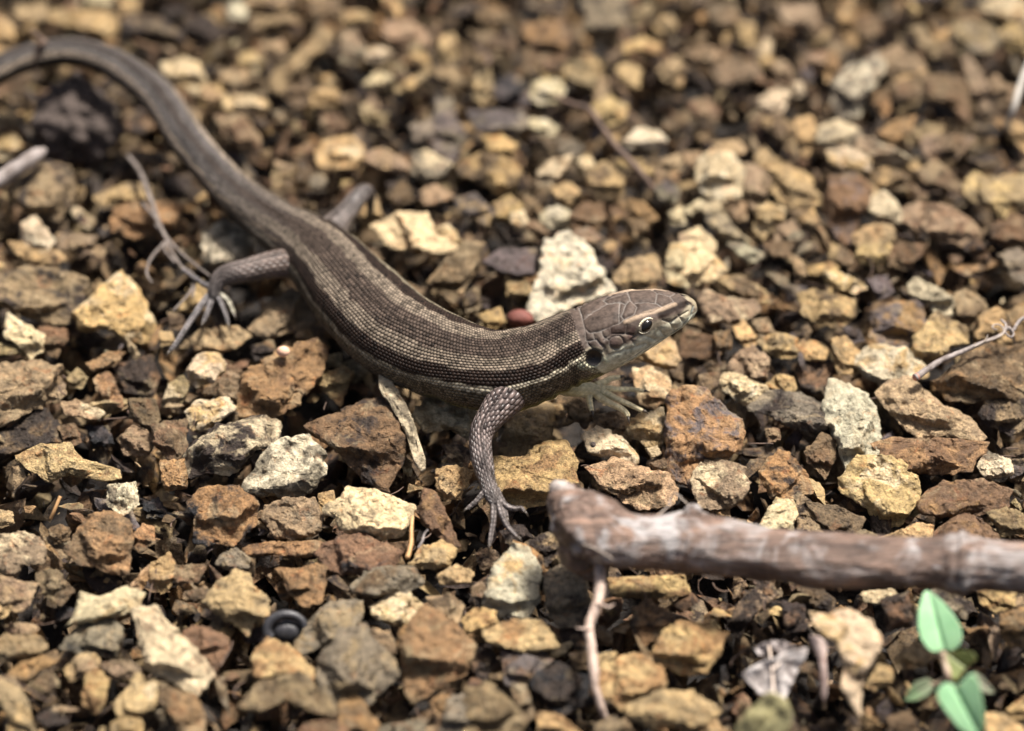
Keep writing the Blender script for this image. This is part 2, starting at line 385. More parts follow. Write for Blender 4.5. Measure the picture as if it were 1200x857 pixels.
STONES = """
@0,0
0,60 40,90 55,150 30,190 -30,190 -30,60|yt
180,30 400,50 410,110 370,140 260,100 190,80|yt|long yellow ochre slab behind the tail's highest bend
300,-20 400,-20 390,20 310,25|ct
420,70 470,45 560,60 640,110 640,160 560,160 440,120|bd|long dark tan block above the descending tail
420,-10 490,-10 480,60 430,60|ty
795,20 830,5 870,30 860,75 800,80|wg|blurred bluish white pebble near the top edge
860,-10 1040,-10 1000,50 870,40|tp
870,60 1030,50 1045,90 960,110 880,120|tb
570,230 640,200 700,230 730,290 700,340 640,300 590,260|yc|blurred bright yellow stone beside the tail's outer curve
840,190 890,180 930,220 900,260 840,240|yc
920,150 990,140 1010,190 960,215 910,190|pt
780,340 860,330 940,360 930,395 860,405 790,380|cy|flat cream chip lying right of the tail
710,310 770,290 790,330 750,370 710,355|ty
750,400 850,410 910,470 915,540 850,530 780,470|pr|blurred pinkish brown stone touching the tail's outer side
1090,330 1140,300 1190,320 1185,370 1100,375|yt
1100,540 1150,490 1230,475 1275,520 1270,560 1230,595 1130,590|yc|blurred bright yellow block above the far hind leg
760,240 860,250 940,300 930,350 840,320 780,290|bt
960,260 1040,190 1100,110 1150,100 1170,150 1100,200 1060,270 1000,330 960,310|tb
1010,280 1080,270 1090,360 1040,380 1000,340|bd
960,560 1030,590 1020,650 960,660|tp
1010,540 1080,500 1110,520 1060,560|rt
-30,400 80,400 90,440 20,470 -30,470|bd
-30,490 50,475 80,510 30,560 -30,565|yc|small yellow stone at the left edge inside the tail's bend
30,640 150,570 240,590 260,680 210,770 120,760 40,690|ed|blurred rounded drab stone below the dark soil clump
80,790 120,760 150,800 190,840 170,880 90,880 75,830|cw|small bright cream stone near the left edge
450,530 600,540 640,570 540,590 450,570|bd
340,690 450,640 560,650 540,700 420,720 350,715|ey
570,640 660,610 700,680 640,720 580,700|db
400,740 470,710 640,720 600,800 480,840 400,810|ob
720,820 780,780 860,800 890,860 870,930 770,950 720,900|wg|blurred whitish lump beside the near hind knee
1090,620 1130,605 1150,640 1120,680 1090,660|ge
200,820 340,830 330,870 210,880|pt
650,60 740,60 790,120 740,180 650,130|db
1080,-10 1199,-10 1190,60 1100,60|bt
440,430 520,410 540,450 480,480 440,470|rd
60,20 160,10 170,70 100,100 60,70|tb
1050,560 1100,600 1085,650 1040,640|bd
1130,400 1199,400 1220,450 1160,480 1120,450|rb
@400,0
0,40 80,40 110,70 60,100 10,95|yt
150,80 240,70 310,120 300,160 200,160 150,120|pt|blurred pinkish tan block high above the far hind leg
80,180 130,160 180,190 150,210 90,215|ct
0,110 50,100 80,180 60,230 0,220|gp
340,130 400,120 410,200 370,225 340,190|yb
190,300 290,250 310,260 250,320 190,330|ey
80,290 130,250 180,270 160,310 90,310|cp
420,190 500,180 520,230 460,240|bt
480,110 600,130 640,170 600,190 490,160|br
630,80 790,70 800,130 780,210 740,260 690,230 660,150|ro|large blurred rust wedge near the top middle
470,270 520,240 530,300 500,370 460,340|ey
560,280 610,265 680,310 650,375 570,370 530,330|ks|blurred blackish block beside a round cream stone
680,290 750,275 790,310 770,360 700,370 670,340|cw|blurred round bright cream stone top middle
790,220 850,215 900,260 890,320 830,320 780,270|ey
880,370 940,335 1000,370 1000,420 950,445 900,420|yc
450,390 630,390 650,440 600,480 480,460|sg|blurred purplish slate slab at upper middle
330,350 390,345 400,420 440,480 400,560 330,530 320,440|sg|blurred upright purplish grey slab at upper middle
240,440 320,420 330,510 260,500|gs
650,420 710,420 780,445 740,480 680,475|cw
985,500 1050,450 1110,460 1140,500 1090,525 1020,520|wc|flat white flake above the cream block row
990,160 1060,130 1130,160 1110,190 1000,190|yo
960,240 1010,220 1060,250 1040,310 970,300|ye
1000,60 1080,10 1100,30 1040,90|ec
1080,70 1160,50 1180,100 1120,120|ey
1110,240 1199,190 1199,230 1140,290|tb
850,-10 1000,-10 1000,90 930,130 860,110|gd
60,370 100,360 120,400 170,390 150,440 90,430|ec
80,540 160,520 240,590 220,625 150,600 90,570|pt
250,540 300,530 385,580 370,610 300,650 250,610|gc|blurred pale grey stone with a notched top
410,580 500,540 610,560 630,620 600,670 540,680 480,640 420,610|yb|rough ochre lump in the upper middle
500,480 560,470 620,510 600,550 520,545|ye
690,610 740,560 810,550 790,590 740,650 690,650|ct
830,560 870,540 895,590 870,620 840,590|yc
870,600 930,570 1000,620 990,680 910,690 870,650|yb
740,660 800,640 840,680 800,720 750,700|yb
700,750 760,720 810,750 800,800 740,805 705,780|cw|small bright cream cube above the lizard's back
1100,660 1150,635 1190,670 1180,715 1120,720|gs
800,770 850,710 920,720 930,770 880,795 820,800|rb
530,720 590,690 640,720 600,780 550,780|yt
590,750 640,740 655,780 630,805 600,790|yc
400,690 470,680 540,740 510,790 420,750|sy
280,670 330,650 400,690 330,720 290,730|tp
110,800 200,745 300,755 340,820 420,880 330,890 180,870|ct|broad crumbly cream stone right behind the lizard's back
300,800 380,790 430,860 330,870|yc
60,740 110,680 150,760 110,800 70,790|yo
1010,700 1060,710 1120,770 1080,790 1020,740|ob
1150,750 1199,720 1209,790 1160,790|cw
1010,770 1060,770 1080,810 1030,830|bt
640,-10 800,-10 780,50 660,50|db
480,30 560,40 600,80 540,100 480,70|bt
510,800 640,810 700,860 560,860|db
770,830 860,800 920,840 880,870 790,870|pg
230,180 300,190 320,260 270,240|yb
700,480 790,480 850,520 830,550 740,540|gb
160,640 230,640 250,710 190,730 160,690|bd
330,225 400,240 440,300 380,330 330,290|tb
1120,560 1199,540 1199,600 1130,610|tp
940,560 1060,560 1100,610 1020,610|yb
@800,0
90,20 180,10 200,70 160,110 100,80|gb
340,20 460,10 480,90 420,110 350,80|pb
560,-10 610,-10 600,90 620,160 580,170 540,80|ob|upright blurred ochre splinter near the top right
1040,20 1110,-10 1210,0 1210,90 1140,70 1050,40|yc
960,70 1090,90 1110,150 1070,200 960,190 950,120|eg|blurred grey green slab near the top right corner
1100,120 1160,80 1199,100 1210,180 1140,170|ye
810,100 850,90 910,190 880,210 830,160|ey
880,130 940,90 940,130 900,160|ye
520,350 540,270 600,230 690,190 710,230 680,300 640,350 620,410 560,410|gw|crumbly grey and white speckled lump at upper right
270,350 330,310 380,330 350,400 290,410 265,385|ce
310,230 350,210 390,240 380,290 330,295|rp|small pinkish red pebble at upper right
385,290 420,290 430,330 400,345|cy
400,200 500,180 500,240 420,250|pb
500,210 520,160 550,200 540,270 500,300|ob
480,450 530,420 620,450 630,480 580,510 520,530 470,500|cg|smooth pale grey cream stone at upper right
620,480 680,490 760,540 805,560 770,580 690,570 620,520|cp|long pinkish cream sliver at upper right
510,530 600,520 660,560 660,600 580,600 520,570|cy
280,420 340,400 390,450 400,550 350,510 300,460|by
400,420 450,410 475,450 465,540 420,550 400,470|yb
60,560 110,520 180,540 210,600 200,690 150,710 80,680 50,620|cw|bright cream block behind and above the snout
100,500 190,490 225,520 200,560 130,520|tp
265,570 300,520 350,570 450,620 460,670 490,700 430,730 360,720 310,680 330,620|ty|large jagged tan stone at upper right
200,580 260,575 310,630 290,700 240,740 220,680|pb
520,620 600,610 670,660 640,730 590,850 540,840 500,740 510,680|rs|dark purplish rust wedge pointing down at upper right
650,700 710,670 770,740 760,780 690,770 650,730|cp|small bright cream chip beside a dark wedge
660,600 760,590 805,620 790,670 700,680|yb
780,740 840,715 920,725 1000,760 1040,810 1030,870 960,860 880,830 790,790|rp|flat reddish brown slab near the right edge
820,610 890,560 930,590 980,650 950,690 900,650 840,650|bt
800,650 860,640 860,700 820,720|rb
840,490 900,470 1020,480 960,560 870,560 840,530|pb
680,470 750,420 820,410 800,460 720,520|ob
780,470 860,430 930,450 880,490 820,520|eb
1000,640 1030,610 1110,625 1210,610 1210,720 1120,760 1050,720 1000,690|ye|big speckled yellow block on the right edge
1090,790 1150,750 1210,770 1210,857 1120,860 1085,830|rd
990,220 1020,200 1060,280 1100,390 1060,410 1010,330|pb
1070,290 1110,260 1140,300 1170,300 1170,350 1100,350|tb
750,300 850,260 980,260 1000,400 980,430 930,370 850,350 760,350|br|brown slab arching over a black gap at upper right
1130,430 1210,420 1210,550 1150,490|yd
690,190 780,160 850,240 830,290 780,300 720,250|pb
740,290 800,240 850,250 820,300 760,310|yt
680,330 720,300 730,380 710,410 670,370|ob
260,730 300,710 360,740 340,800 280,840 250,800|yc
370,740 460,735 490,790 480,830 430,800|yb
330,790 390,780 420,830 390,865 320,865|gp
600,830 650,790 730,785 750,840 700,870 610,870|ye
70,730 130,710 170,790 250,865 180,870 90,790|cg|long pale sliver below the bright cream block
-10,820 60,800 120,860 100,890 0,890|cp
160,710 220,710 225,770 180,780|tp
20,360 90,340 130,390 110,420 40,420|rt
0,190 80,160 150,190 100,230 0,250|tb
100,240 190,190 270,240 300,300 230,290 130,310|bp
0,540 60,530 80,590 20,600|tb
0,740 60,700 90,720 30,760|cg
265,205 300,185 320,210 300,240 275,235|yt
190,80 250,80 260,170 200,160|yb
600,60 680,50 700,110 640,150 600,110|br
480,710 520,700 540,730 500,760|yt
220,330 265,330 265,390 225,400|db
870,340 940,350 950,420 880,420|ks
1010,420 1100,430 1120,470 1040,500|db
1000,560 1080,540 1130,590 1060,600|bd
@0,286
-20,110 90,85 200,100 300,130 290,200 250,290 150,260 20,220 -20,200|ed|broad blurred olive stone at the left edge
300,210 350,150 420,105 480,160 510,230 540,280 520,330 450,340 380,300 290,300 265,240|yc|large bright yellow triangular stone left of the near hind foot
20,240 60,270 150,320 150,370 110,400 60,350 20,330|cw|pale forked cream stone at the left edge
-20,350 80,360 90,390 -20,390|ec
130,290 230,300 240,340 200,400 150,380|rb
-20,430 110,410 210,430 180,490 140,570 60,610 -20,650|et|wide flat khaki stone cut by the left edge
-20,680 60,630 130,575 190,620 210,700 120,720 -20,760|db|dark peaked stone with an ochre foot at the left edge
60,740 120,720 240,710 280,760 400,790 415,830 350,830 250,810 180,835 100,790|yo|crumbly yellow ledge over a black gap at left
230,470 270,440 310,470 290,510 250,510|eb
300,420 380,380 440,380 400,430 330,450|ob
330,480 380,450 430,540 440,580 390,560 340,520|or
400,430 520,390 560,470 540,530 450,520|dr
450,540 540,550 570,620 520,660 460,610|br
220,560 270,550 370,590 350,620 280,610 230,600|tc
410,690 470,640 560,680 520,740 440,745|pb
200,640 260,630 290,700 240,710|rb
665,330 720,300 830,290 875,325 830,370 760,385 690,370|to|smooth flat tan stone below the near hind toes
655,440 700,390 760,385 785,430 760,490 690,500 660,480|cy|knobbly cream stone under the smooth flat tan stone
570,570 590,500 640,460 665,500 640,560 590,575|ec
660,590 700,550 790,540 830,580 770,620 720,660 670,640|cy
720,520 800,450 860,470 830,560 760,540|pb
880,300 930,220 1030,155 1080,200 1110,280 1060,300 1010,310 960,340 900,310|pt|peaked pinkish tan stone touching the lizard's belly
870,460 930,400 1050,350 1120,335 1150,380 1120,460 1030,570 950,610 840,590 840,540|or|large sloping rust orange slab below the lizard's flank
1110,470 1199,430 1240,445 1199,560 1140,520|yo
970,380 1005,360 1020,380 990,400|pc
665,720 760,640 870,615 985,625 980,690 900,720 840,790 750,800 670,830 650,780|cd|speckled cream slab left of the grey granite block
860,857 920,740 1000,690 1080,675 1130,720 1130,800 1100,870 1000,890 880,870|gw|grey sparkling granite block at lower left
1080,640 1199,590 1320,550 1400,560 1435,690 1390,800 1370,870 1290,830 1220,760 1140,700|rd|big dark red brown angular stone left of the front leg
530,640 650,620 660,740 600,760 540,700|br
560,760 650,760 660,860 580,860|ob
300,640 380,640 400,700 330,710|ks
30,-10 170,10 230,50 140,80 60,40|yb
250,0 370,10 360,50 280,50|pt
640,190 700,160 720,200 680,240 630,240|yo
560,310 600,310 620,350 570,360|yt
1120,400 1199,380 1199,430 1130,440|ce
130,500 220,490 235,530 200,560 150,560|pt
590,240 640,250 650,300 600,300|bt
880,360 960,340 970,380 900,410|bd
@400,286
660,250 690,130 720,0 800,-30 870,20 920,110 960,160 850,200 760,240 700,262|wc|big cream white block behind the lizard's neck
310,130 370,50 430,0 500,0 480,60 460,120 400,200 340,170|bt|brown stone with a pale top against the lizard's back
500,60 560,20 680,20 680,110 600,120 540,100|sd
580,120 650,130 680,170 620,200 580,180|ey
490,250 560,220 575,270 540,300 500,290|yb
960,110 1000,60 1100,40 1130,90 1120,130 1020,150 970,140|ty
1130,90 1160,0 1199,-5 1215,150 1150,130|cy
1010,390 1080,350 1150,330 1190,400 1170,440 1080,420|yt|yellow stone in the shade below the lower jaw
1030,440 1080,435 1150,470 1160,520 1100,580 1050,570 1040,500|tc
1000,640 1050,600 1130,580 1140,640 1110,720 1060,700 1000,670|yc|square yellow stone below the far front foot
1070,720 1110,710 1125,740 1090,755|cy
1080,775 1140,750 1160,790 1130,830|br
855,680 900,640 980,680 1040,740 1030,780 930,750 870,740|cy|ribbed cream sliver above the stick's broken end
870,790 960,755 1060,790 1150,810 1170,857 1150,920 1040,930 950,870|tb|low tan brown stone tucked behind the stick
560,720 600,580 700,560 760,580 740,650 720,710 650,760 570,750|ty|tan stone in the lizard's chest shadow
540,750 650,750 720,700 780,700 830,770 820,840 760,857 740,900 640,920 560,880 545,800|yo|big rough yellow ochre lump right of the front foot
250,600 320,530 400,560 460,580 490,620 440,680 380,650 300,660|ce|pale olive stone under the belly left of the front leg
130,470 160,460 200,520 250,620 290,740 290,800 250,760 220,640 150,540|cg|upright pale splinter below the lizard's belly
350,710 410,700 460,730 440,790 380,770|pd
330,790 390,780 460,800 440,857 380,900 340,870|yo
0,420 60,400 110,440 50,490 10,470|ec
780,560 850,520 880,600 860,650 800,600|bt
880,600 990,590 1010,630 980,680 920,650|bt
1150,540 1199,500 1260,500 1330,560 1390,640 1390,720 1330,760 1260,857 1150,820 1145,700 1150,600|os|tall ochre slab with a slate blue patch under the snout
1230,830 1260,780 1330,755 1420,790 1435,840 1400,900 1350,930 1260,920|pc|granular pinkish grey stone above the stick
420,180 480,150 490,230 440,240|bd
1150,440 1199,420 1199,500 1160,500|db
990,460 1040,470 1030,540 990,530|dk
@800,286
60,200 90,165 150,190 250,200 265,240 200,270 90,280|pc|pink and cream lump just right of the snout
130,120 200,110 290,160 310,210 240,200 160,160|yb
410,180 470,160 600,200 600,250 560,290 480,290 420,240|yb|flattened ochre stone with a brown top right of the snout
495,95 540,95 650,150 600,175 510,170|yc
440,80 520,65 560,80 500,110 450,105|yt
600,40 640,0 730,0 740,40 700,75 620,70|ye
740,0 860,0 830,50 780,80 720,80|br
670,240 760,200 850,210 850,280 770,380 700,360 660,320|os|square orange brown stone with a dark stain at right
795,140 830,120 950,190 940,250 880,250 860,200 800,180|vg|pale greyish flake with a forked end at right
950,190 1000,160 1060,200 1080,260 1020,310 960,250|eb
810,330 900,250 990,290 1000,350 940,360 900,410 860,430 800,400|yb
940,-10 1050,-10 1080,60 1030,50|rd
1110,40 1180,10 1210,40 1210,150 1140,100|gd
110,310 170,305 170,370 130,390|ob
175,290 210,265 265,330 230,370 190,340|yb
250,270 300,260 320,310 270,340|pb
265,350 320,315 400,330 405,390 370,405 310,390|ye|flat khaki stone two rows below the snout
405,350 460,340 510,370 500,410 430,410|yo
160,440 200,380 250,360 305,400 290,470 220,470|pr|pinkish rust stone above the small bright cream chunk
50,440 140,385 160,440 70,470|db
135,490 150,455 200,455 300,510 270,560 200,550 140,520|cw|small bright cream chunk left of the dark grey slab
295,490 340,455 390,470 395,515 330,520|yo
50,540 60,460 130,450 140,490 100,530|bd
410,500 400,430 500,400 540,430 490,550 430,540|dr
520,340 580,330 620,380 610,450 540,470 530,400|ye
615,390 680,360 780,370 850,430 850,470 740,480 700,500 650,470 610,430|vy|pale olive slab left of the thin grey twig
500,560 520,485 570,490 650,530 680,580 685,670 680,740 590,790 570,810 540,700 495,620|vw|tall greenish white stone at right
230,580 290,520 420,530 500,580 500,640 460,680 380,640 300,600|gd|dark grey slab left of the tall greenish white stone
290,650 340,650 340,690 300,700|rt
430,730 490,670 540,690 530,780 490,820 440,760|rb
265,800 340,730 380,740 430,800 450,870 400,900 310,890|od
690,530 740,485 820,480 880,540 930,570 990,600 1050,670 1000,680 900,670 820,680 760,640 720,580|tp|long pinkish tan stone right of the tall greenish white stone
890,480 960,420 1060,350 1150,360 1215,345 1215,545 1100,540 1000,560 920,550|bo|huge flat brown stone under the thin grey twig
1040,260 1100,225 1140,240 1130,300 1150,350 1060,350 1020,340|ye
1140,240 1215,205 1215,330 1170,340|ob
1040,600 1080,550 1210,545 1215,640 1150,675 1080,640|ed
685,700 760,690 860,690 960,690 1080,700 1050,740 1000,790 900,810 780,800 700,750|or|long low rust orange stone at right
560,820 620,750 740,745 800,800 820,857 810,920 750,980 690,970 610,900 570,880|yc|large sunny yellow stone above the stick at right
1035,780 1080,730 1150,760 1160,810 1110,835 1060,820|wg|small white speckled lump near the right edge
1140,720 1210,680 1210,760 1170,780|db
830,900 930,840 1060,835 1150,870 1130,930 1000,960 850,950|ro
0,290 60,300 60,330 0,330|bd
-10,0 60,-5 100,30 150,90 100,130 30,150 -20,110|cy|rounded cream yellow stone behind the snout
150,-5 220,-5 280,40 260,70 200,50|vg
280,-5 390,-5 370,50 320,50|bt
370,30 420,60 440,110 400,100|rt
560,0 600,50 590,95 540,60|bt
650,130 720,110 740,170 690,200|sd
560,290 620,300 640,340 590,350|sd
380,560 430,545 430,590 400,600|db
@0,571
-20,80 40,90 50,130 10,140 -20,135|ye
-20,170 80,160 140,190 165,240 150,270 80,275 60,320 -20,290|pc|pinkish red slab cut by the left edge
-10,310 60,330 130,340 100,420 60,435 -10,390|pt
275,150 330,95 390,85 450,140 460,220 450,300 390,290 300,270 230,230|ob|blurred domed ochre brown stone at lower left
170,150 210,130 245,150 240,190 190,200|bd
465,170 500,130 540,140 540,200 490,230|ob
530,270 590,235 620,290 600,350 570,375 530,330|yo
460,340 520,270 535,300 500,360 470,370|to
660,60 720,10 830,0 900,60 890,140 820,200 690,190 680,110|ok|rusty stone with blue black blotches at lower left
935,70 1000,45 1100,40 1130,90 1120,150 1040,180 980,175 930,110|pg|smooth pinkish grey block below the granite block
1120,25 1170,15 1180,60 1150,110 1125,90|yt
860,210 940,195 1100,190 1140,210 1090,245 960,235 870,240|or|thin flat rust stone below the smooth pinkish grey block
1200,180 1280,170 1410,235 1370,300 1280,310 1210,300 1160,280 1120,230 1160,195|rk|flat purple black and rust slab at lower middle
970,290 1050,290 1110,270 1145,290 1130,400 1070,415 1020,370|ob
720,400 770,330 830,290 880,320 900,370 940,400 935,450 890,470 870,515 820,480 760,440|ye|star shaped yellow stone above the black shell ring
770,240 830,215 880,250 870,290 800,290 760,270|ge
230,500 270,450 290,370 350,390 440,350 500,380 490,430 400,450 330,465 250,480|cy|pale yellow two peaked slab at lower left
220,560 260,500 330,465 380,460 430,500 410,590 340,590 270,580|gk|dark fibrous stone with whitish streaks at lower left
455,440 550,435 600,490 680,560 750,655 680,725 600,670 520,630 500,540|cp|long bright cream flake slanting down at lower left
640,510 700,490 800,530 800,600 750,645 680,570|rb
-20,560 20,520 140,530 160,570 80,600 30,610 -20,600|ey
20,670 70,610 190,580 205,610 150,640 90,690|ob
225,640 280,590 330,590 350,620 310,670 250,680|ty
290,750 300,660 340,650 380,680 370,760 340,790|yo
350,620 450,610 510,640 490,660 410,670|pb
400,760 480,660 540,680 580,720 540,780 480,800 420,800|yc|crumbly yellow stone at the bottom left
-20,670 40,680 100,760 130,870 40,870 30,790 -20,740|ey
130,780 200,770 240,830 180,850 130,820|dk
560,700 680,740 720,790 720,870 650,870 600,800 560,760|ob
390,830 440,810 500,820 500,870 390,870|ye
925,560 940,530 1010,560 1100,630 1100,690 1000,650 900,680 890,600|yo|notched orange yellow stone below the black shell ring
830,780 900,700 1040,650 1150,740 1199,810 1100,790 1000,740 920,790|be|long drab brown stone near the bottom left
1030,560 1090,470 1160,410 1270,405 1265,470 1220,510 1150,540 1080,580|ge|grey olive stone right of the black shell ring
1120,640 1180,520 1290,500 1400,650 1300,760 1230,740 1190,800 1130,720|ge|large drab grey slab at the bottom below the grey olive stone
1040,870 1080,830 1199,820 1240,870|rb
-20,400 40,420 20,460 -20,465|yt
50,480 110,480 140,500 100,520 60,520|pt
120,300 200,290 260,370 220,410 150,370|eb
645,370 720,350 760,380 690,400 650,395|bt
600,280 720,270 700,330 620,340|br
375,-10 465,-15 490,60 430,100 380,60|wg|glassy white and grey crystal at lower left
500,60 560,40 590,100 520,110|ks
200,410 290,440 270,480 200,470|dk
100,690 180,640 210,700 150,750|eb
560,560 600,640 550,640 520,600|bd
@400,571
-15,110 -50,90 30,10 110,15 260,60 250,110 200,180 100,170 0,150|cd|stone with a cream top and dark brown front left of the front foot
265,90 290,10 330,20 370,90 410,200 380,200 310,150 280,120|ro|thin rust flake leaning left of the front toes
330,-5 430,-5 420,40 350,45|yo
240,270 280,210 350,190 410,220 380,270 330,290 270,285|ty
150,200 230,190 240,215 200,225|rb
30,350 80,300 170,280 250,285 290,330 230,375 120,380 50,370|gb
100,420 170,375 240,380 285,420 250,470 190,485 130,460|yc|knobbly yellow nugget at lower middle
330,320 400,270 470,300 450,335 360,340|yo
505,400 530,290 600,215 650,220 680,270 705,310 690,400 640,465 590,440 540,440|vy|pale greenish cream stone directly below the front toes
650,200 720,160 770,180 780,230 720,270 670,250|ed
720,310 800,260 860,300 875,400 860,470 770,490 720,420|gd|grey stone with a whitish patch beside the hanging rootlet
425,470 470,425 540,440 550,480 510,510 440,510|yo
510,500 600,470 700,470 750,520 755,560 650,575 560,560 510,540|yo|flat ochre stone below the pale greenish cream stone
460,350 490,335 520,360 500,390 460,380|pb
210,540 280,430 340,440 410,490 460,560 440,650 360,690 250,750 220,660|oe|large dark stained olive brown stone at the bottom middle
200,510 240,475 290,470 230,560 200,560|ob
100,500 170,510 200,590 150,600|bt
290,390 380,380 430,420 410,480 340,430|bt
560,570 700,580 740,610 670,660 620,710 580,680|sr|purplish flat stone below the flat ochre stone
450,560 520,550 550,620 500,680 460,650|dr
660,660 760,630 870,650 880,760 760,800 680,720|dk
440,720 520,690 600,760 640,830 620,870 440,870|be|blurred drab pyramid at the bottom edge
310,760 350,730 400,740 380,800 340,810|yo
380,750 450,720 450,870 340,870|gb
-10,700 50,730 130,830 120,870 -10,870|ob
130,840 290,820 300,870 120,870|gr
690,790 780,810 850,870 690,870|yo
940,320 1199,310 1220,370 1130,390 960,380|yo
1030,430 1080,400 1150,440 1150,500 1060,560 1020,490|od
1100,590 1130,510 1199,480 1260,490 1345,520 1330,590 1280,640 1240,650 1150,640|yo|rounded sandy ochre stone below the stick
885,720 920,620 1020,590 1110,610 1140,690 1050,720 980,780 960,740|yo|ragged ochre stone at the foot of the hanging rootlet
1010,770 1140,720 1240,720 1320,780 1280,830 1100,840 1020,810|ye|low khaki stone below the ragged ochre stone
970,830 1010,810 1030,870 970,870|bt
800,590 870,570 880,640 820,640|bd
890,590 970,580 950,610 910,640|yo
470,230 520,215 560,240 520,310 490,290|dp
590,700 650,700 680,800 640,830|gb
560,10 640,0 730,20 700,60 600,40|ey
770,480 850,500 840,570 780,560|dk
@800,571
110,70 160,55 170,110 130,120|yt
275,130 330,40 395,55 400,90 380,155 290,150|cy|small cream yellow block standing against the stick
400,60 430,30 480,80 520,140 500,165 400,150|pd
430,50 550,70 640,110 600,180 520,160|bd
685,180 750,160 830,125 880,140 870,190 700,195|yt
885,160 950,110 1000,95 1100,160 1110,190 900,195|ro
1070,90 1140,75 1210,100 1210,160 1120,170|eb
400,355 480,350 540,400 520,455 470,430|db
150,480 230,370 300,330 330,380 240,460 200,530|dp|long dark stone hanging in the stick's shadow
350,400 430,420 430,500 360,510|dr
460,450 520,455 590,440 660,480 700,550 660,620 625,680 605,770 555,680 570,610 540,540 480,500|cy|pointed cream yellow flake between dead leaf and seedling
640,700 690,620 740,640 730,690 670,710|yo
745,600 830,540 870,590 850,630 760,640|ey
630,370 740,360 750,390 680,410 640,400|ce
880,360 940,360 1000,400 990,460 940,430 890,390|gd
1040,370 1180,360 1160,420 1100,440 1050,410|yo
1120,450 1210,430 1210,560 1150,560 1120,510|ob
0,750 90,770 150,870 0,870|yo
1140,780 1210,730 1210,810 1160,810|yo
1070,800 1140,800 1210,870 1060,870|ye
720,810 800,790 860,870 720,870|bd
700,400 800,370 800,480 720,500|rd
250,330 330,320 350,380 300,400|dr
"""


def ground_sheet():
    n = 240
    # finer in the middle, stretching out to far beyond the picture
    t = np.linspace(-1, 1, n)
    g = 14 * t + 386 * np.sign(t) * np.abs(t) ** 9
    X, Y = np.meshgrid(g, g)
    pz = np.stack([X * 1.3, Y * 1.3, X * 0], -1)
    Z = -0.95 + 0.2 * fbm(pz, 5, 4) * np.exp(-(X ** 2 + Y ** 2) / 900)
    V = np.stack([X, Y, Z], -1).reshape(-1, 3)
    i = np.arange(n * n).reshape(n, n)
    F = np.stack([i[:-1, :-1], i[:-1, 1:], i[1:, 1:], i[1:, :-1]], -1).reshape(-1, 4)
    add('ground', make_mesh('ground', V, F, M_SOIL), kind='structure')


ground_sheet()


def outline_radius(poly, ang):
    """farthest crossing of each ray from the origin with the polygon"""
    r = np.full(len(ang), 1e-4)
    dx, dy = np.cos(ang), np.sin(ang)
    for k in range(len(poly)):
        ax, ay = poly[k]
        bx, by = poly[(k + 1) % len(poly)]
        ex, ey = bx - ax, by - ay
        den = dx * ey - dy * ex
        den = np.where(np.abs(den) < 1e-12, 1e-12, den)
        tt = (ax * ey - ay * ex) / den
        ss = (ax * dy - ay * dx) / den
        ok = (ss >= -1e-9) & (ss <= 1 + 1e-9) & (tt > 0)
        r = np.where(ok, np.maximum(r, tt), r)
    return r


def poly_area(p):
    x, y = p[:, 0], p[:, 1]
    return 0.5 * abs(np.dot(x, np.roll(y, -1)) - np.dot(y, np.roll(x, -1)))


def poly_centroid(p):
    x, y = p[:, 0], p[:, 1]
    x1, y1 = np.roll(x, -1), np.roll(y, -1)
    c = x * y1 - x1 * y
    a = c.sum() / 2
    return np.array([((x + x1) * c).sum() / (6 * a), ((y + y1) * c).sum() / (6 * a)])


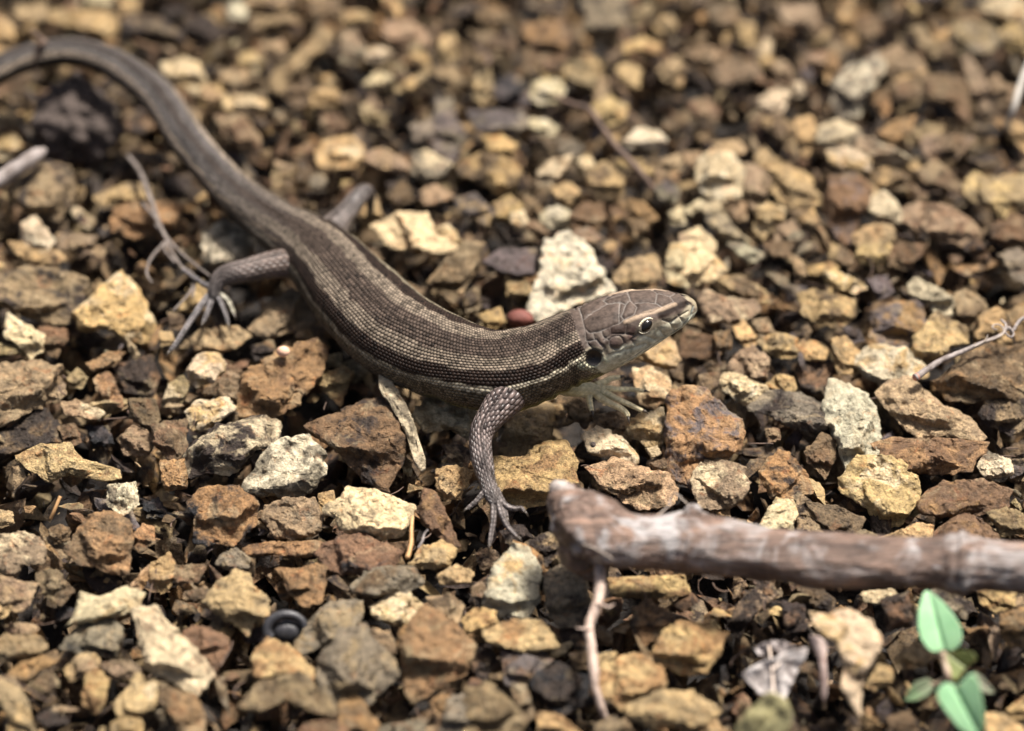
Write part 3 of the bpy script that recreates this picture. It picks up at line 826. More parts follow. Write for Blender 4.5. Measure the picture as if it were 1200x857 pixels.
def build_stone(poly, z0, rng, tilt=None, soft=False, thick=1.0, flat=None):
    """closed faceted rock with the traced outline POLY, its middle lying at height z0"""
    c = poly_centroid(poly)
    O = P(c[0], c[1], z0)
    s = cm_per_px(O)
    loc = np.stack([(poly[:, 0] - c[0]) * s, -(poly[:, 1] - c[1]) * s], -1) * 1.09
    S = math.sqrt(poly_area(loc))
    N = 48 if S < 0.3 else 72 if S < 0.45 else 120
    R = 11 if S < 0.3 else 15 if S < 0.45 else 26
    ang = np.linspace(0, 2 * math.pi, N, endpoint=False) + 1e-4
    r = outline_radius(loc, ang)
    circ = np.stack([np.cos(ang), np.sin(ang), ang * 0], -1)
    sd = rng.randrange(10 ** 6)
    r = r * (1 + 0.055 * fbm(circ * 3.1, sd, 3, 0.6))
    tr = rng.uniform(0.35, 0.75) if tilt is None else tilt
    ts = np.linspace(0, 1, R + 1)[1:] ** 0.85
    Hs = S * rng.uniform(0.34, 0.52) * thick
    e = np.clip(1 - ts ** 5, 0, 1) ** 0.5
    X = np.concatenate([[0], (ts[:, None] * (r * np.cos(ang))[None]).ravel()])
    Y = np.concatenate([[0], (ts[:, None] * (r * np.sin(ang))[None]).ravel()])
    E = np.concatenate([[1], np.repeat(e, N)])
    # facets
    h = np.full(len(X), 9.0)
    yr = S * rng.uniform(-0.42, -0.02) if flat is None else -S * 0.6
    jx = rng.uniform(-0.35, 0.35)
    a = rng.uniform(0.65, 1.15)
    h = np.minimum(h, Hs * 0.8 - (a - tr) * (Y - yr) - jx * X)
    b = rng.uniform(0.5, 1.5)
    h = np.minimum(h, Hs * 0.8 + (b + tr) * (Y - yr) - rng.uniform(-0.4, 0.4) * X)
    for _ in range(rng.choice((2, 2, 3, 4))):
        q = rng.uniform(0, 2 * math.pi)
        sl = rng.uniform(0.7, 2.0)
        off = S * rng.uniform(0.05, 0.32)
        h = np.minimum(h, Hs * 0.85 - sl * (X * math.cos(q) + Y * math.sin(q) - off))
    Z = np.clip(np.minimum(h, Hs * 1.15), 0.12 * Hs, None) * np.minimum(1, E * 1.15)
    if soft:
        Z = Hs * 0.9 * E
    Z = Z - tr * Y
    nf = R * N + 1
    # back side: shares the rim, bulges away
    tb = ts[:-1][::-1][::2]
    Hb = S * rng.uniform(0.25, 0.4)
    XB = np.concatenate([(tb[:, None] * (r * np.cos(ang))[None]).ravel(), [0]])
    YB = np.concatenate([(tb[:, None] * (r * np.sin(ang))[None]).ravel(), [0]])
    ZB = np.concatenate([np.repeat(-Hb * (1 - tb ** 2.2) ** 0.6, N), [-Hb]]) - tr * YB
    L = np.stack([np.concatenate([X, XB]), np.concatenate([Y, YB]), np.concatenate([Z, ZB])], -1)
    # rough breakage: stepped low noise plus fine chips
    q = L / S
    amp = 1.35 if S < 0.4 else 1.0
    lowN = np.stack([fbm(q * 2.2 + 31 * k, sd + 11 * k, 2) for k in range(3)], -1)
    st = fbm(q * 3.5, sd + 5, 2)
    st = np.round(st * 3) / 3 * 0.6 + st * 0.4
    hi = np.stack([fbm(q * 9 + 7 * k, sd + 3 + k, 3, 0.6) for k in range(3)], -1)
    chip = fbm(q * 5.5 + 3, sd + 8, 2)
    chip = np.round(chip * 2.5) / 2.5
    L = L + S * amp * (0.032 * lowN + 0.032 * hi)
    L[:, 2] += S * amp * 0.030 * chip
    L[:, 2] += S * amp * 0.042 * st
    W = L[:, 0:1] * RIGHT + L[:, 1:2] * UP - L[:, 2:3] * FWD
    F3, F4 = [], []
    j = np.arange(N)
    j1 = (j + 1) % N
    F3.append(np.stack([np.zeros(N, int), 1 + j, 1 + j1], -1))
    for k in range(R - 1):
        A, B = 1 + k * N, 1 + (k + 1) * N
        F4.append(np.stack([A + j, B + j, B + j1, A + j1], -1))
    A = 1 + (R - 1) * N
    for k in range(len(tb)):
        B = nf + k * N
        F4.append(np.stack([A + j, B + j, B + j1, A + j1], -1))
        A = B
    F3.append(np.stack([A + j, np.full(N, len(L) - 1), A + j1], -1))
    return O, W, np.concatenate(F4), np.concatenate(F3), S


def tone_attrs(code, n, rng, amount=None):
    c1 = np.array(TONE[code[0]][0])
    c2 = np.array(TONE[code[1]][0])
    v = rng.uniform(0.85, 1.15)
    hue = np.array([1 + rng.uniform(-.05, .05), 1, 1 + rng.uniform(-.08, .08)])
    am = rng.uniform(0.25, 0.75) if amount is None else amount
    return {'tint': np.tile([*(c1 * v * hue), 1], (n, 1)), 'stain': np.tile([*(c2 * v), am], (n, 1)),
            'seed': np.full(n, rng.uniform(0, 60))}


class Heap:
    """collects small stones that nobody could count into one mesh"""
    def __init__(self):
        self.V, self.F3, self.F4, self.A, self.n = [], [], [], {'tint': [], 'stain': [], 'seed': []}, 0

    def put(self, V, F4, F3, at):
        self.V.append(V)
        if F4 is not None and len(F4):
            self.F4.append(F4 + self.n)
        if F3 is not None and len(F3):
            self.F3.append(F3 + self.n)
        for k in self.A:
            self.A[k].append(at[k])
        self.n += len(V)

    def build(self, name, **kw):
        F = []
        if self.F4:
            F.append(np.concatenate(self.F4))
        if self.F3:
            F.append(np.concatenate(self.F3))
        me = make_mesh(name, np.concatenate(self.V), F, M_STONE, False, {k: np.concatenate(v) for k, v in self.A.items()})
        return add(name, me, kind='stuff', **kw)


STONE_ROWS = []
ox = oy = 0
for line in STONES.strip().splitlines():
    if line.startswith('@'):
        ox, oy = [float(v) for v in line[1:].split(',')]
        continue
    f = line.split('|')
    pts = np.array([[float(v) for v in p.split(',')] for p in f[0].split()]) / 3.0 + [ox, oy]
    STONE_ROWS.append({'poly': pts, 'tone': f[1], 'name': f[2] if len(f) > 2 else None, 'area': poly_area(pts),
                       'c': poly_centroid(pts)})
# the 300 that show largest are things, the others join the gravel
order = sorted(range(len(STONE_ROWS)), key=lambda i: (STONE_ROWS[i]['name'] is None, -STONE_ROWS[i]['area']))
for rank, i in enumerate(order):
    STONE_ROWS[i]['thing'] = rank < 300

WAY = [('to the right of', 0), ('above and right of', 45), ('above', 90), ('above and left of', 135), ('to the left of', 180),
       ('below and left of', 225), ('below', 270), ('below and right of', 315)]


def way(frm, to):
    dx, dy = to[0] - frm[0], -(to[1] - frm[1])
    a = math.degrees(math.atan2(dy, dx)) % 360
    return WAY[int(((a + 22.5) % 360) // 45)][0]


FIXED = [(814, 362, "the lizard's snout"), (572, 600, "the lizard's front foot"), (710, 465, "the lizard's far front foot"),
         (250, 345, "the lizard's near hind foot"), (425, 228, "the lizard's far hind knee"), (650, 590, "the stick's broken end"),
         (1120, 640, "the stick's knot"), (1108, 770, 'the green seedling'), (905, 775, 'the white dead leaf'), (90, 145, 'the dark soil clump'),
         (608, 374, 'the round red pebble'), (337, 732, 'the black shell ring'), (1190, 115, 'the grey stalk at the right edge'),
         (694, 745, 'the hanging rootlet'), (350, 300, "the lizard's near thigh")]


def short(name):
    """landmark phrase: 'the' + the first words of the label that still single it out"""
    return 'the ' + name


def make_labels():
    marks = [(x, y, n, 0) for x, y, n in FIXED] + [(r['c'][0], r['c'][1], short(r['name']), 1) for r in STONE_ROWS if r['name']]
    taken = set()
    areas = sorted(r['area'] for r in STONE_ROWS if r['thing'])
    lo, hi = areas[len(areas) // 3], areas[2 * len(areas) // 3]
    for r in STONE_ROWS:
        if r['name']:
            taken.add(r['name'])
    for r in STONE_ROWS:
        if not r['thing'] or r['name']:
            continue
        bb = r['poly'].max(0) - r['poly'].min(0)
        size = 'small' if r['area'] < lo else 'large' if r['area'] > hi else 'medium'
        u, s_, vt = np.linalg.svd(r['poly'] - r['poly'].mean(0))
        form = 'elongated' if s_[0] > 1.9 * s_[1] else 'squat' if bb[0] > 1.35 * bb[1] else 'upright' if bb[1] > 1.3 * bb[0] else 'chunky'
        r['form'] = form
        near = sorted(marks, key=lambda m: (m[0] - r['c'][0]) ** 2 + (m[1] - r['c'][1]) ** 2)
        done = False
        for m in near[:26]:
            if len(m[2].split()) > 8:
                continue
            lab = f"{size} {form} {TONE[r['tone'][0]][1]} stone {way(m, r['c'])} {m[2]}"
            if len(lab.split()) <= 16 and lab not in taken:
                taken.add(lab)
                r['name_auto'] = lab
                done = True
                break
        if not done:
            m = [q for q in near if len(q[2].split()) <= 5][0]
            lab = f"{size} {TONE[r['tone'][0]][1]} stone farther {way(m, r['c'])} {m[2]}"
            r['name_auto'] = lab
            taken.add(lab)


make_labels()

heap = Heap()
rng = random.Random(7)
LOWER = {"upright pale splinter below the lizard's belly": 0.22, 'pointed cream yellow flake between dead leaf and seedling': 0.45, 'tan stone in the lizard\'s chest shadow': -0.25}
for r in STONE_ROWS:
    S_px = math.sqrt(r['area'])
    z0 = 0.02 + 0.0022 * S_px + rng.uniform(-0.05, 0.06)
    if r['tone'][0] in 'dk':
        z0 -= 0.22
    x, y = r['c']
    if r['tone'][0] in 'cw' and S_px > 25:
        z0 += 0.05
    if r['name'] in LOWER:
        z0 += LOWER[r['name']]
    O, W, F4, F3, S = build_stone(r['poly'], z0, rng)
    at = tone_attrs(r['tone'], len(W), rng)
    if r['thing']:
        me = make_mesh('stone', W, [F4, F3], M_STONE, True, at)
        add('stone', me, loc=O, label=r['name'] or r['name_auto'], cat='stone', group='stones of the gravel bed')
    else:
        heap.put(W + O, F4, F3, at)

# ------------------------------------------------------------------ loose gravel between and beneath
def ico(sub):
    import bmesh
    bm = bmesh.new()
    bmesh.ops.create_icosphere(bm, subdivisions=sub, radius=1.0)
    V = np.array([v.co[:] for v in bm.verts])
    F = np.array([[v.index for v in f.verts] for f in bm.faces])
    bm.free()
    return V, F


def templates(sub, count, rg):
    if sub != 1:
        return hull_templates(4 if sub == 3 else 2, count, rg)
    V0, F0 = ico(sub)
    out = []
    for k in range(count):
        V = V0.copy()
        d = np.full(len(V), 1.0)
        for _ in range(rg.randint(9, 14)):
            nrm = np.array([rg.gauss(0, 1) for _ in range(3)])
            nrm /= np.linalg.norm(nrm)
            dist = rg.uniform(0.38, 0.78)
            dot = V0 @ nrm
            d = np.where(dot > 0.05, np.minimum(d, dist / np.maximum(dot, 0.05)), d)
        V = V0 * d[:, None]
        V *= [rg.uniform(0.85, 1.35), rg.uniform(0.7, 1.1), rg.uniform(0.4, 0.8)]
        V = V * (1 + 0.07 * fbm(V0 * 3, 50 + k, 2)[:, None])
        out.append(V)
    return out, F0


def hull_templates(cuts, count, rg):
    """sharp edged chips: convex hulls of a few points, their faces split and roughened"""
    import bmesh
    out = []
    for k in range(count):
        bm = bmesh.new()
        sx, sy, sz = rg.uniform(0.9, 1.9), rg.uniform(0.5, 0.95), rg.uniform(0.2, 0.6)
        for _ in range(rg.randint(8, 12)):
            v = Vector([rg.gauss(0, 1) for _ in range(3)]).normalized()
            bm.verts.new((v.x * sx, v.y * sy, v.z * sz))
        bmesh.ops.convex_hull(bm, input=bm.verts)
        bmesh.ops.delete(bm, geom=[v for v in bm.verts if not v.link_faces], context='VERTS')
        bmesh.ops.triangulate(bm, faces=bm.faces)
        bmesh.ops.subdivide_edges(bm, edges=bm.edges, cuts=cuts - 1, use_grid_fill=True)
        bmesh.ops.triangulate(bm, faces=bm.faces)
        bmesh.ops.recalc_face_normals(bm, faces=bm.faces)
        V = np.array([v.co[:] for v in bm.verts])
        F = np.array([[v.index for v in f.verts] for f in bm.faces])
        bm.free()
        V = V + 0.075 * np.stack([fbm(V * 2.6 + 13 * j, 40 + k, 3, 0.6) for j in range(3)], -1)
        out.append((V, F))
    return out, None


def rot(rg, flat=0.5):
    a, b, c = rg.uniform(0, 6.283), rg.gauss(0, flat), rg.gauss(0, flat)
    ca, sa, cb, sb, cc, s_c = math.cos(a), math.sin(a), math.cos(b), math.sin(b), math.cos(c), math.sin(c)
    Rz = np.array([[ca, -sa, 0], [sa, ca, 0], [0, 0, 1]])
    Rx = np.array([[1, 0, 0], [0, cb, -sb], [0, sb, cb]])
    Ry = np.array([[cc, 0, s_c], [0, 1, 0], [-s_c, 0, cc]])
    return Rx @ Ry @ Rz


def in_poly(pt, poly):
    x, y = pt
    c = False
    n = len(poly)
    for i in range(n):
        x1, y1 = poly[i]
        x2, y2 = poly[i - 1]
        if (y1 > y) != (y2 > y) and x < (x2 - x1) * (y - y1) / (y2 - y1) + x1:
            c = not c
    return c


BOXES = [(r['poly'].min(0), r['poly'].max(0), r['poly']) for r in STONE_ROWS]


def covered(px, py):
    for lo_, hi_, pl in BOXES:
        if lo_[0] < px < hi_[0] and lo_[1] < py < hi_[1] and in_poly((px, py), pl):
            return True
    return False


T3, FI3 = templates(3, 16, rng)
T2, FI2 = templates(2, 20, rng)
TON = ['yb', 'yt', 'ob', 'rb', 'bt', 'bd', 'bd', 'db', 'dk', 'eb', 'ed', 'tb', 'bd', 'rd', 'gb', 'db', 'od', 'sd', 'yo', 'bo', 'db', 'rd', 'ce', 'bt']


def scatter(n, zlo, zhi, slo, shi, big, rg, avoid, tones=TON, box=(-8.6, 8.6, -8.0, 9.5)):
    T, F = (T3, FI3) if big else (T2, FI2)
    for _ in range(n):
        x, y = rg.uniform(box[0], box[1]), rg.uniform(box[2], box[3])
        z = rg.uniform(zlo, zhi)
        px, py = to_px(np.array([x, y, z]))
        inside = -40 < px < 1240 and -40 < py < 900
        if avoid and inside and covered(px, py):
            continue
        sz = slo + (shi - slo) * rg.random() ** 2.2
        V, F = rg.choice(T)
        V = (V * sz) @ rot(rg, 0.7).T + [x, y, z]
        heap.put(V, None, F, tone_attrs(rg.choice(tones), len(V), rg))


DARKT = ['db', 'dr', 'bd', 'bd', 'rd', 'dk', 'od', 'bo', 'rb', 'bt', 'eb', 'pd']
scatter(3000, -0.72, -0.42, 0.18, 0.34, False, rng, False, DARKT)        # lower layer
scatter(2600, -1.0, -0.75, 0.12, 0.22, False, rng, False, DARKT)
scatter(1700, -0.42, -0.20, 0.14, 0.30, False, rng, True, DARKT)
scatter(1500, -0.20, 0.02, 0.12, 0.27, True, rng, True)                 # gap filling
scatter(1700, -0.25, 0.0, 0.05, 0.13, False, rng, True)
scatter(6500, -0.42, -0.04, 0.014, 0.05, False, rng, True)              # crumbs
# beyond the picture, so that the bed goes on
for (x0, x1, y0, y1, n) in ((-22, -6.2, -20, 22, 2000), (6.2, 22, -20, 22, 2000), (-7, 7, 6.2, 22, 800), (-7, 7, -20, -4.6, 800)):
    for _ in range(n):
        x, y = rng.uniform(x0, x1), rng.uniform(y0, y1)
        px, py = to_px(np.array([x, y, 0.0]))
        if -15 < px < 1215 and -15 < py < 872:
            continue
        sz = rng.uniform(0.12, 0.42)
        V, F = rng.choice(T2)
        V = (V * sz) @ rot(rng, 0.6).T + [x, y, rng.uniform(-0.3, 0.1)]
        heap.put(V, None, F, tone_attrs(rng.choice(TON), len(V), rng))
heap.build('gravel', label='small crumbs and chips of stone filling the gaps of the gravel bed', cat='gravel')

# ------------------------------------------------------------------ tubes
def catmull(tab, n, power=None):
    """table rows (any columns) resampled at n places even in arc length of the first three columns"""
    tab = np.asarray(tab, float)
    k = len(tab)
    ext = np.vstack([2 * tab[0] - tab[1], tab, 2 * tab[-1] - tab[-2]])
    M = 40
    rows = []
    for i in range(k - 1):
        p0, p1, p2, p3 = ext[i], ext[i + 1], ext[i + 2], ext[i + 3]
        for t in np.linspace(0, 1, M, endpoint=False):
            rows.append(0.5 * (2 * p1 + (p2 - p0) * t + (2 * p0 - 5 * p1 + 4 * p2 - p3) * t * t + (3 * p1 - p0 - 3 * p2 + p3) * t ** 3))
    rows.append(tab[-1])
    rows = np.array(rows)
    s = np.concatenate([[0], np.cumsum(np.linalg.norm(np.diff(rows[:, :3], axis=0), axis=1))])
    if n is None:
        return rows, s
    q = np.linspace(0, s[-1], n) if np.isscalar(n) else n
    return np.stack([np.interp(q, s, rows[:, c]) for c in range(rows.shape[1])], -1), q


def frames(C, up=(0, 0, 1)):
    T = np.gradient(C, axis=0)
    T /= np.linalg.norm(T, axis=1)[:, None] + 1e-12
    up = np.asarray(up, float)
    U = up - (T @ up)[:, None] * T
    U /= np.linalg.norm(U, axis=1)[:, None] + 1e-12
    L = np.cross(T, U)
    return T, U, L


def grid_faces(n, m, off=0):
    i = np.arange(n - 1)[:, None]
    j = np.arange(m)[None]
    j1 = (j + 1) % m
    a = i * m + j + off
    b = i * m + j1 + off
    return np.stack([a, b, b + m, a + m], -1).reshape(-1, 4)


def px_rows(tab):
    """(px, py, z, half width in px, ...) -> (x, y, z, half width in cm, ...)"""
    out = []
    for r in tab:
        p = P(r[0], r[1], r[2])
        out.append([*p, r[3] * cm_per_px(p), *r[4:]])
    return out


def tube(tab, n=60, m=12, wob=0.0, seed=0, squash=1.0, world=False):
    R, q = catmull(px_rows(tab) if not world else tab, n)
    C, rad = R[:, :3], R[:, 3]
    T, U, L = frames(C)
    th = np.linspace(0, 2 * math.pi, m, endpoint=False)
    V = C[:, None] + rad[:, None, None] * (L[:, None] * np.sin(th)[None, :, None] + squash * U[:, None] * np.cos(th)[None, :, None])
    if wob:
        d = V - C[:, None]
        V = C[:, None] + d * (1 + wob * fbm(V / max(rad.max(), 1e-3) * 0.9, seed, 3)[..., None])
    V = V.reshape(-1, 3)
    F = [grid_faces(n, m)]
    c0, c1 = len(V), len(V) + 1
    V = np.vstack([V, C[0], C[-1]])
    j = np.arange(m)
    F.append(np.stack([np.full(m, c0), (j + 1) % m, j], -1))
    F.append(np.stack([np.full(m, c1), (n - 1) * m + j, (n - 1) * m + (j + 1) % m], -1))
    return V, F[0], np.concatenate(F[1:]), q, th


# ------------------------------------------------------------------ the lizard
# trunk stations: photo x, y, height, half width in px, roundness exponent, height / width, roll (degrees towards the camera)
BODY = [(-640, 250, .28, 1.5, 2.0, 1, 0), (-520, 262, .30, 4, 2.0, 1, 0), (-380, 258, .36, 7, 2.0, 1, 0), (-240, 225, .45, 10, 2.0, 1, 0), (-150, 178, .60, 12, 2.0, 1, 0), (-75, 125, .82, 14, 2.0, 1, 0), (-10, 86, .95, 16, 2.0, 1, 0), (35, 67, 1.0, 16, 2.0, 1, 0),
        (85, 61, 1.0, 16.5, 2.0, 1, 0), (133, 75, .95, 18, 2.0, .98, 4), (185, 113, .85, 21, 2.0, .95, 8), (222, 166, .75, 22.5, 2.0, .92, 10),
        (270, 221, .70, 25, 2.0, .88, 12), (318, 258, .68, 29, 2.0, .82, 12), (358, 285, .66, 36, 2.05, .78, 12),
        (390, 315, .66, 45, 2.1, .76, 12), (420, 350, .67, 52, 2.1, .76, 14), (466, 392, .70, 53.5, 2.1, .78, 16), (520, 418, .76, 50, 2.1, .82, 16),
        (573, 433, .84, 46, 2.1, .88, 8), (622, 427, .95, 44, 2.15, .90, 3), (662, 411, 1.08, 41.5, 2.2, .90, -2), (685, 402, 1.15, 41.5, 2.3, .88, -6),
        (705, 393, 1.22, 42.0, 2.5, .88, -9), (725, 384, 1.28, 40, 2.6, .90, -12), (748, 375, 1.33, 35.5, 2.6, .90, -13), (770, 368, 1.36, 30, 2.5, .88, -13),
        (788, 364, 1.37, 24, 2.4, .84, -13), (802, 361.5, 1.37, 17.5, 2.3, .80, -12), (810, 360.8, 1.37, 12, 2.2, .78, -12), (814.5, 360.5, 1.37, 6.5, 2.1, .8, -12),
        (816.3, 360.4, 1.37, 1.0, 2, .8, -12)]


def sstep(a, b, x):
    t = np.clip((x - a) / (b - a), 0, 1)
    return t * t * (3 - 2 * t)


def lerp3(a, b, t):
    return a + (b - a) * np.asarray(t)[..., None]


def seg_dist(Pts, path):
    """distance of points to a polyline (3D)"""
    d = np.full(len(Pts), 1e9)
    for a, b in zip(path[:-1], path[1:]):
        ab = b - a
        L2 = ab @ ab + 1e-12
        t = np.clip(((Pts - a) @ ab) / L2, 0, 1)
        d = np.minimum(d, np.linalg.norm(Pts - (a + t[:, None] * ab), axis=1))
    return d


def build_lizard():
    root = add('lizard', None, loc=P(570, 560, 0.2), label='brown striped lizard crossing the gravel with raised head and long curving tail', cat='lizard')
    base = np.array(root.location)
    rows, sfull = catmull(px_rows(BODY), None)
    total = sfull[-1]
    headlen = 1.62
    q = np.concatenate([np.arange(0, total - headlen, 0.022), np.linspace(total - headlen, total, 230)])
    R, q = catmull(px_rows(BODY), q)
    C, hw, ex, kap, roll = R[:, :3], R[:, 3], R[:, 4], R[:, 5], np.radians(R[:, 6])
    n, m = len(C), 288
    T, U, L = frames(C)
    # keep the frame calm at the very tip
    cr, sr = np.cos(roll)[:, None], np.sin(roll)[:, None]
    U, L = U * cr + L * sr, L * cr - U * sr
    # half width seen from the front of the place -> real half axes
    Tp = np.stack([T @ RIGHT, T @ UP], -1)
    Tp /= np.linalg.norm(Tp, axis=1)[:, None] + 1e-9
    W = np.stack([-Tp[:, 1], Tp[:, 0]], -1)
    Lw = (L @ RIGHT) * W[:, 0] + (L @ UP) * W[:, 1]
    Uw = (U @ RIGHT) * W[:, 0] + (U @ UP) * W[:, 1]
    a = hw / np.sqrt(Lw ** 2 + (kap * Uw) ** 2)
    b = a * kap
    th = np.linspace(0, 2 * math.pi, m, endpoint=False)
    ct, st = np.cos(th), np.sin(th)
    X = np.sign(st)[None] * np.abs(st)[None] ** (2 / ex[:, None])
    Y = np.sign(ct)[None] * np.abs(ct)[None] ** (2 / ex[:, None])
    Hm = sstep(total - 1.55, total - 1.15, q)[:, None]          # 1 on the head
    sh = (total - q)[:, None]                                    # distance from the snout
    # flat top on the head, narrower throat
    Yt = np.where(Y > 0, Y * (1 - 0.10 * Hm), Y)
    Xt = X * (1 - 0.16 * Hm * sstep(0.1, -1.0, Y)) * (1 - 0.10 * Hm * sstep(0.55, 1.0, Y))
    D = L[:, None] * (Xt * a[:, None])[..., None] + U[:, None] * (Yt * b[:, None])[..., None]
    V = C[:, None] + D
    # slight unevenness of the flanks, creases of loose skin at the throat and behind the shoulder
    bod = (1 - Hm) * sstep(total - 9, total - 7, q)[:, None]
    cy0 = np.stack([q[:, None] * 1.1 + 0 * X, X * 1.2, Y * 1.2], -1)
    wave = 0.020 * fbm(cy0, 31, 3)
    under = sstep(0.2, -0.5, Y)
    thr = np.exp(-((q - (total - 1.75)) / 0.35) ** 2)[:, None]
    wave = wave + 0.014 * thr * under * np.sin(q[:, None] * 42 + 2 * X)
    axi = np.exp(-((q - (total - 3.0)) / 0.12) ** 2)[:, None] + 0.7 * np.exp(-((q - (total - 3.35)) / 0.09) ** 2)[:, None]
    wave = wave - 0.030 * axi * sstep(0.5, -0.1, Y)
    V = V + (D / (np.linalg.norm(D, axis=-1)[..., None] + 1e-9)) * (wave * bod)[..., None]
    thd = np.degrees(np.minimum(th, 2 * math.pi - th))[None] * np.ones((n, 1))
    near = (th < math.pi)[None] * np.ones((n, 1))
    spx, spy = to_px(C)
    # ---- colours
    def c(r, g, b_):
        return np.array([r, g, b_])
    TOPD, TAN, LAT = c(.058, .042, .032), c(.172, .136, .100), c(.024, .015, .011)
    WHT, FLK, BEL = c(.62, .54, .38), c(.125, .100, .066), c(.27, .26, .09)
    wob = 1.8 * fbm(np.stack([q * 2.2, q * 0, q * 0], -1), 3, 3)[:, None] + 3.0 * fbm(np.stack([q[:, None] * 9 + thd * 0, thd / 9, near * 5], -1), 9, 2)
    A = thd + wob
    col = lerp3(np.broadcast_to(TOPD, (n, m, 3)), TAN * 0.85, sstep(14, 18, A))
    col = lerp3(col, TAN * 1.1, sstep(27, 33, A))
    col = lerp3(col, LAT, sstep(36, 40, A))
    col = lerp3(col, FLK * 0.9, sstep(59, 63, A))
    wl = sstep(60, 63, A) * (1 - sstep(68, 71, A))
    sb = q[:, None]
    neckw = sstep(total - 3.4, total - 2.2, sb)
    col = lerp3(col, WHT, wl * (0.25 + 0.65 * neckw))
    col = lerp3(col, FLK, sstep(71, 75, A) * 1.0)
    fl = sstep(86, 89, A) * (1 - sstep(93, 96, A))
    col = lerp3(col, TAN * 0.9, fl * 0.45)
    col = lerp3(col, BEL, sstep(98, 122, A) * (0.35 + 0.5 * neckw))
    # tail: greyer, pale edge, dark below
    TG, TE, TD = c(.105, .092, .084), c(.36, .28, .20), c(.032, .024, .018)
    tl = 1 - sstep(4.2, 6.2, sb)
    i_pel = int(np.argmin((spx - 372) ** 2 + (spy - 297) ** 2))
    tl = 1 - sstep(q[i_pel] - 2.2, q[i_pel] + 0.2, sb)
    SP = q[:, None] * 21 + thd * 0.3
    tc_ = lerp3(np.broadcast_to(TG * 0.85, (n, m, 3)), TG * 1.25, sstep(12, 40, A))
    tc_ = lerp3(tc_, TE, sstep(38, 46, A) * (0.65 + 0.35 * np.sin(SP)))
    tc_ = lerp3(tc_, TD, sstep(70, 78, A))
    tc_ = tc_ * (1 + 0.30 * fbm(np.stack([q[:, None] * 2.5 + thd * 0, thd / 30, near], -1), 19, 3))[..., None]
    tc_ = lerp3(tc_, TOPD, 0.7 * (1 - sstep(5, 12, A)))
    col = lerp3(col, tc_, tl)
    # head
    HT, HS, HJ = c(.060, .044, .035), c(.12, .100, .072), c(.44, .43, .32)
    hm = sstep(total - 1.36, total - 1.28, q[:, None] + 0.0 * thd) * np.ones((n, m))
    hm = sstep(0, 0.05, (q[:, None] - (total - 1.36)) + 0.10 * np.cos(np.radians(thd) * 1.0 - 0.6) * 1.0 - 0.05)
    hc = lerp3(np.broadcast_to(HT, (n, m, 3)), HS, sstep(60, 74, thd + 0.4 * wob))
    hc = lerp3(hc, HJ, sstep(80, 92, thd + 0.4 * wob))
    hc = lerp3(hc, BEL * 0.9 + 0.08, sstep(125, 150, thd))
    col = lerp3(col, hc, hm)
    # ---- features traced in the photograph, carried over to both flanks
    Vf = V.reshape(-1, 3)
    Nv = np.cross(np.roll(V, -1, 1) - np.roll(V, 1, 1), np.gradient(V, axis=0))
    Nv /= np.linalg.norm(Nv, axis=-1)[..., None] + 1e-12
    if np.mean(np.sum(Nv * D, -1)) < 0:
        Nv = -Nv
    hx0 = n - 260
    HV = V[hx0:].reshape(-1, 3)
    HN = Nv[hx0:].reshape(-1, 3)
    hpx, hpy = to_px(HV)
    vis = (HN @ FWD) < -0.05
    def pick(x, y):
        d = (hpx - x) ** 2 + (hpy - y) ** 2 + np.where(vis, 0, 1e6)
        return int(np.argmin(d))
    def path(pts, step=3.0):
        out, mir = [], []
        for (x0, y0), (x1, y1) in zip(pts[:-1], pts[1:]):
            k = max(1, int(math.hypot(x1 - x0, y1 - y0) / step))
            for t in range(k):
                out.append((x0 + (x1 - x0) * t / k, y0 + (y1 - y0) * t / k))
        out.append(pts[-1])
        idx = [pick(*p) for p in out]
        A1 = np.array([HV[i] for i in idx])
        A2 = np.array([HV[(i // m) * m + (m - i % m) % m] for i in idx if 24 < (i % m) * 360 / m < 180] or [[99., 99., 99.]] * 2)
        if len(A2) < 2:
            A2 = np.vstack([A2, A2])
        return A1, A2
    def z6(s):
        return [(640 + float(p.split(',')[0]) / 6, 320 + float(p.split(',')[1]) / 6) for p in s.split()]
    seams = ['255,330 330,275 430,215 520,205 510,290 515,350 450,380 380,410 310,425 270,390 255,330', '430,215 400,190 440,160 500,125 570,120 600,95',
             '410,190 500,160 570,140 590,190 560,220 520,205', '590,190 640,240 620,290 545,330 510,360', '560,220 530,300 545,330',
             '630,210 720,205 780,215 820,240 740,280 640,300', '590,190 570,120', '600,110 640,105 720,100 780,140 770,210', '780,140 870,165 900,200 820,240',
             '870,165 930,130 960,160 1000,190', '720,100 860,110 930,130', '450,380 455,430 560,430 565,370',
             '290,480 350,470 410,530 400,560 340,540 290,500 290,480', '410,470 450,440', '470,570 560,540 640,520 700,500', '800,400 830,440', '870,350 900,400', '930,300 960,340',
             '760,470 700,440 640,430', '820,330 880,350 930,310 1000,270', '640,430 600,470 640,520', '210,235 300,180 420,150 500,120', '390,410 400,450 440,470',
             '330,420 340,465', '560,430 620,440', '230,240 250,300 262,360 275,420 280,470']
    dmin = np.full(len(HV), 9.0)
    for s_ in seams:
        for pth in path(z6(s_)):
            dmin = np.minimum(dmin, seg_dist(HV, pth))
    circ = [(495 + 52 * math.cos(t), 490 + 50 * math.sin(t)) for t in np.linspace(0, 6.283, 12)]
    for pth in path([(640 + x / 6, 320 + y / 6) for x, y in circ]):
        dmin = np.minimum(dmin, seg_dist(HV, pth))
    disp = np.zeros(len(HV))
    hcol = col[hx0:].reshape(-1, 3).copy()
    pn = fbm(HV * 11, 61, 4, 0.65)
    hcol *= (1 + 0.42 * pn)[:, None]
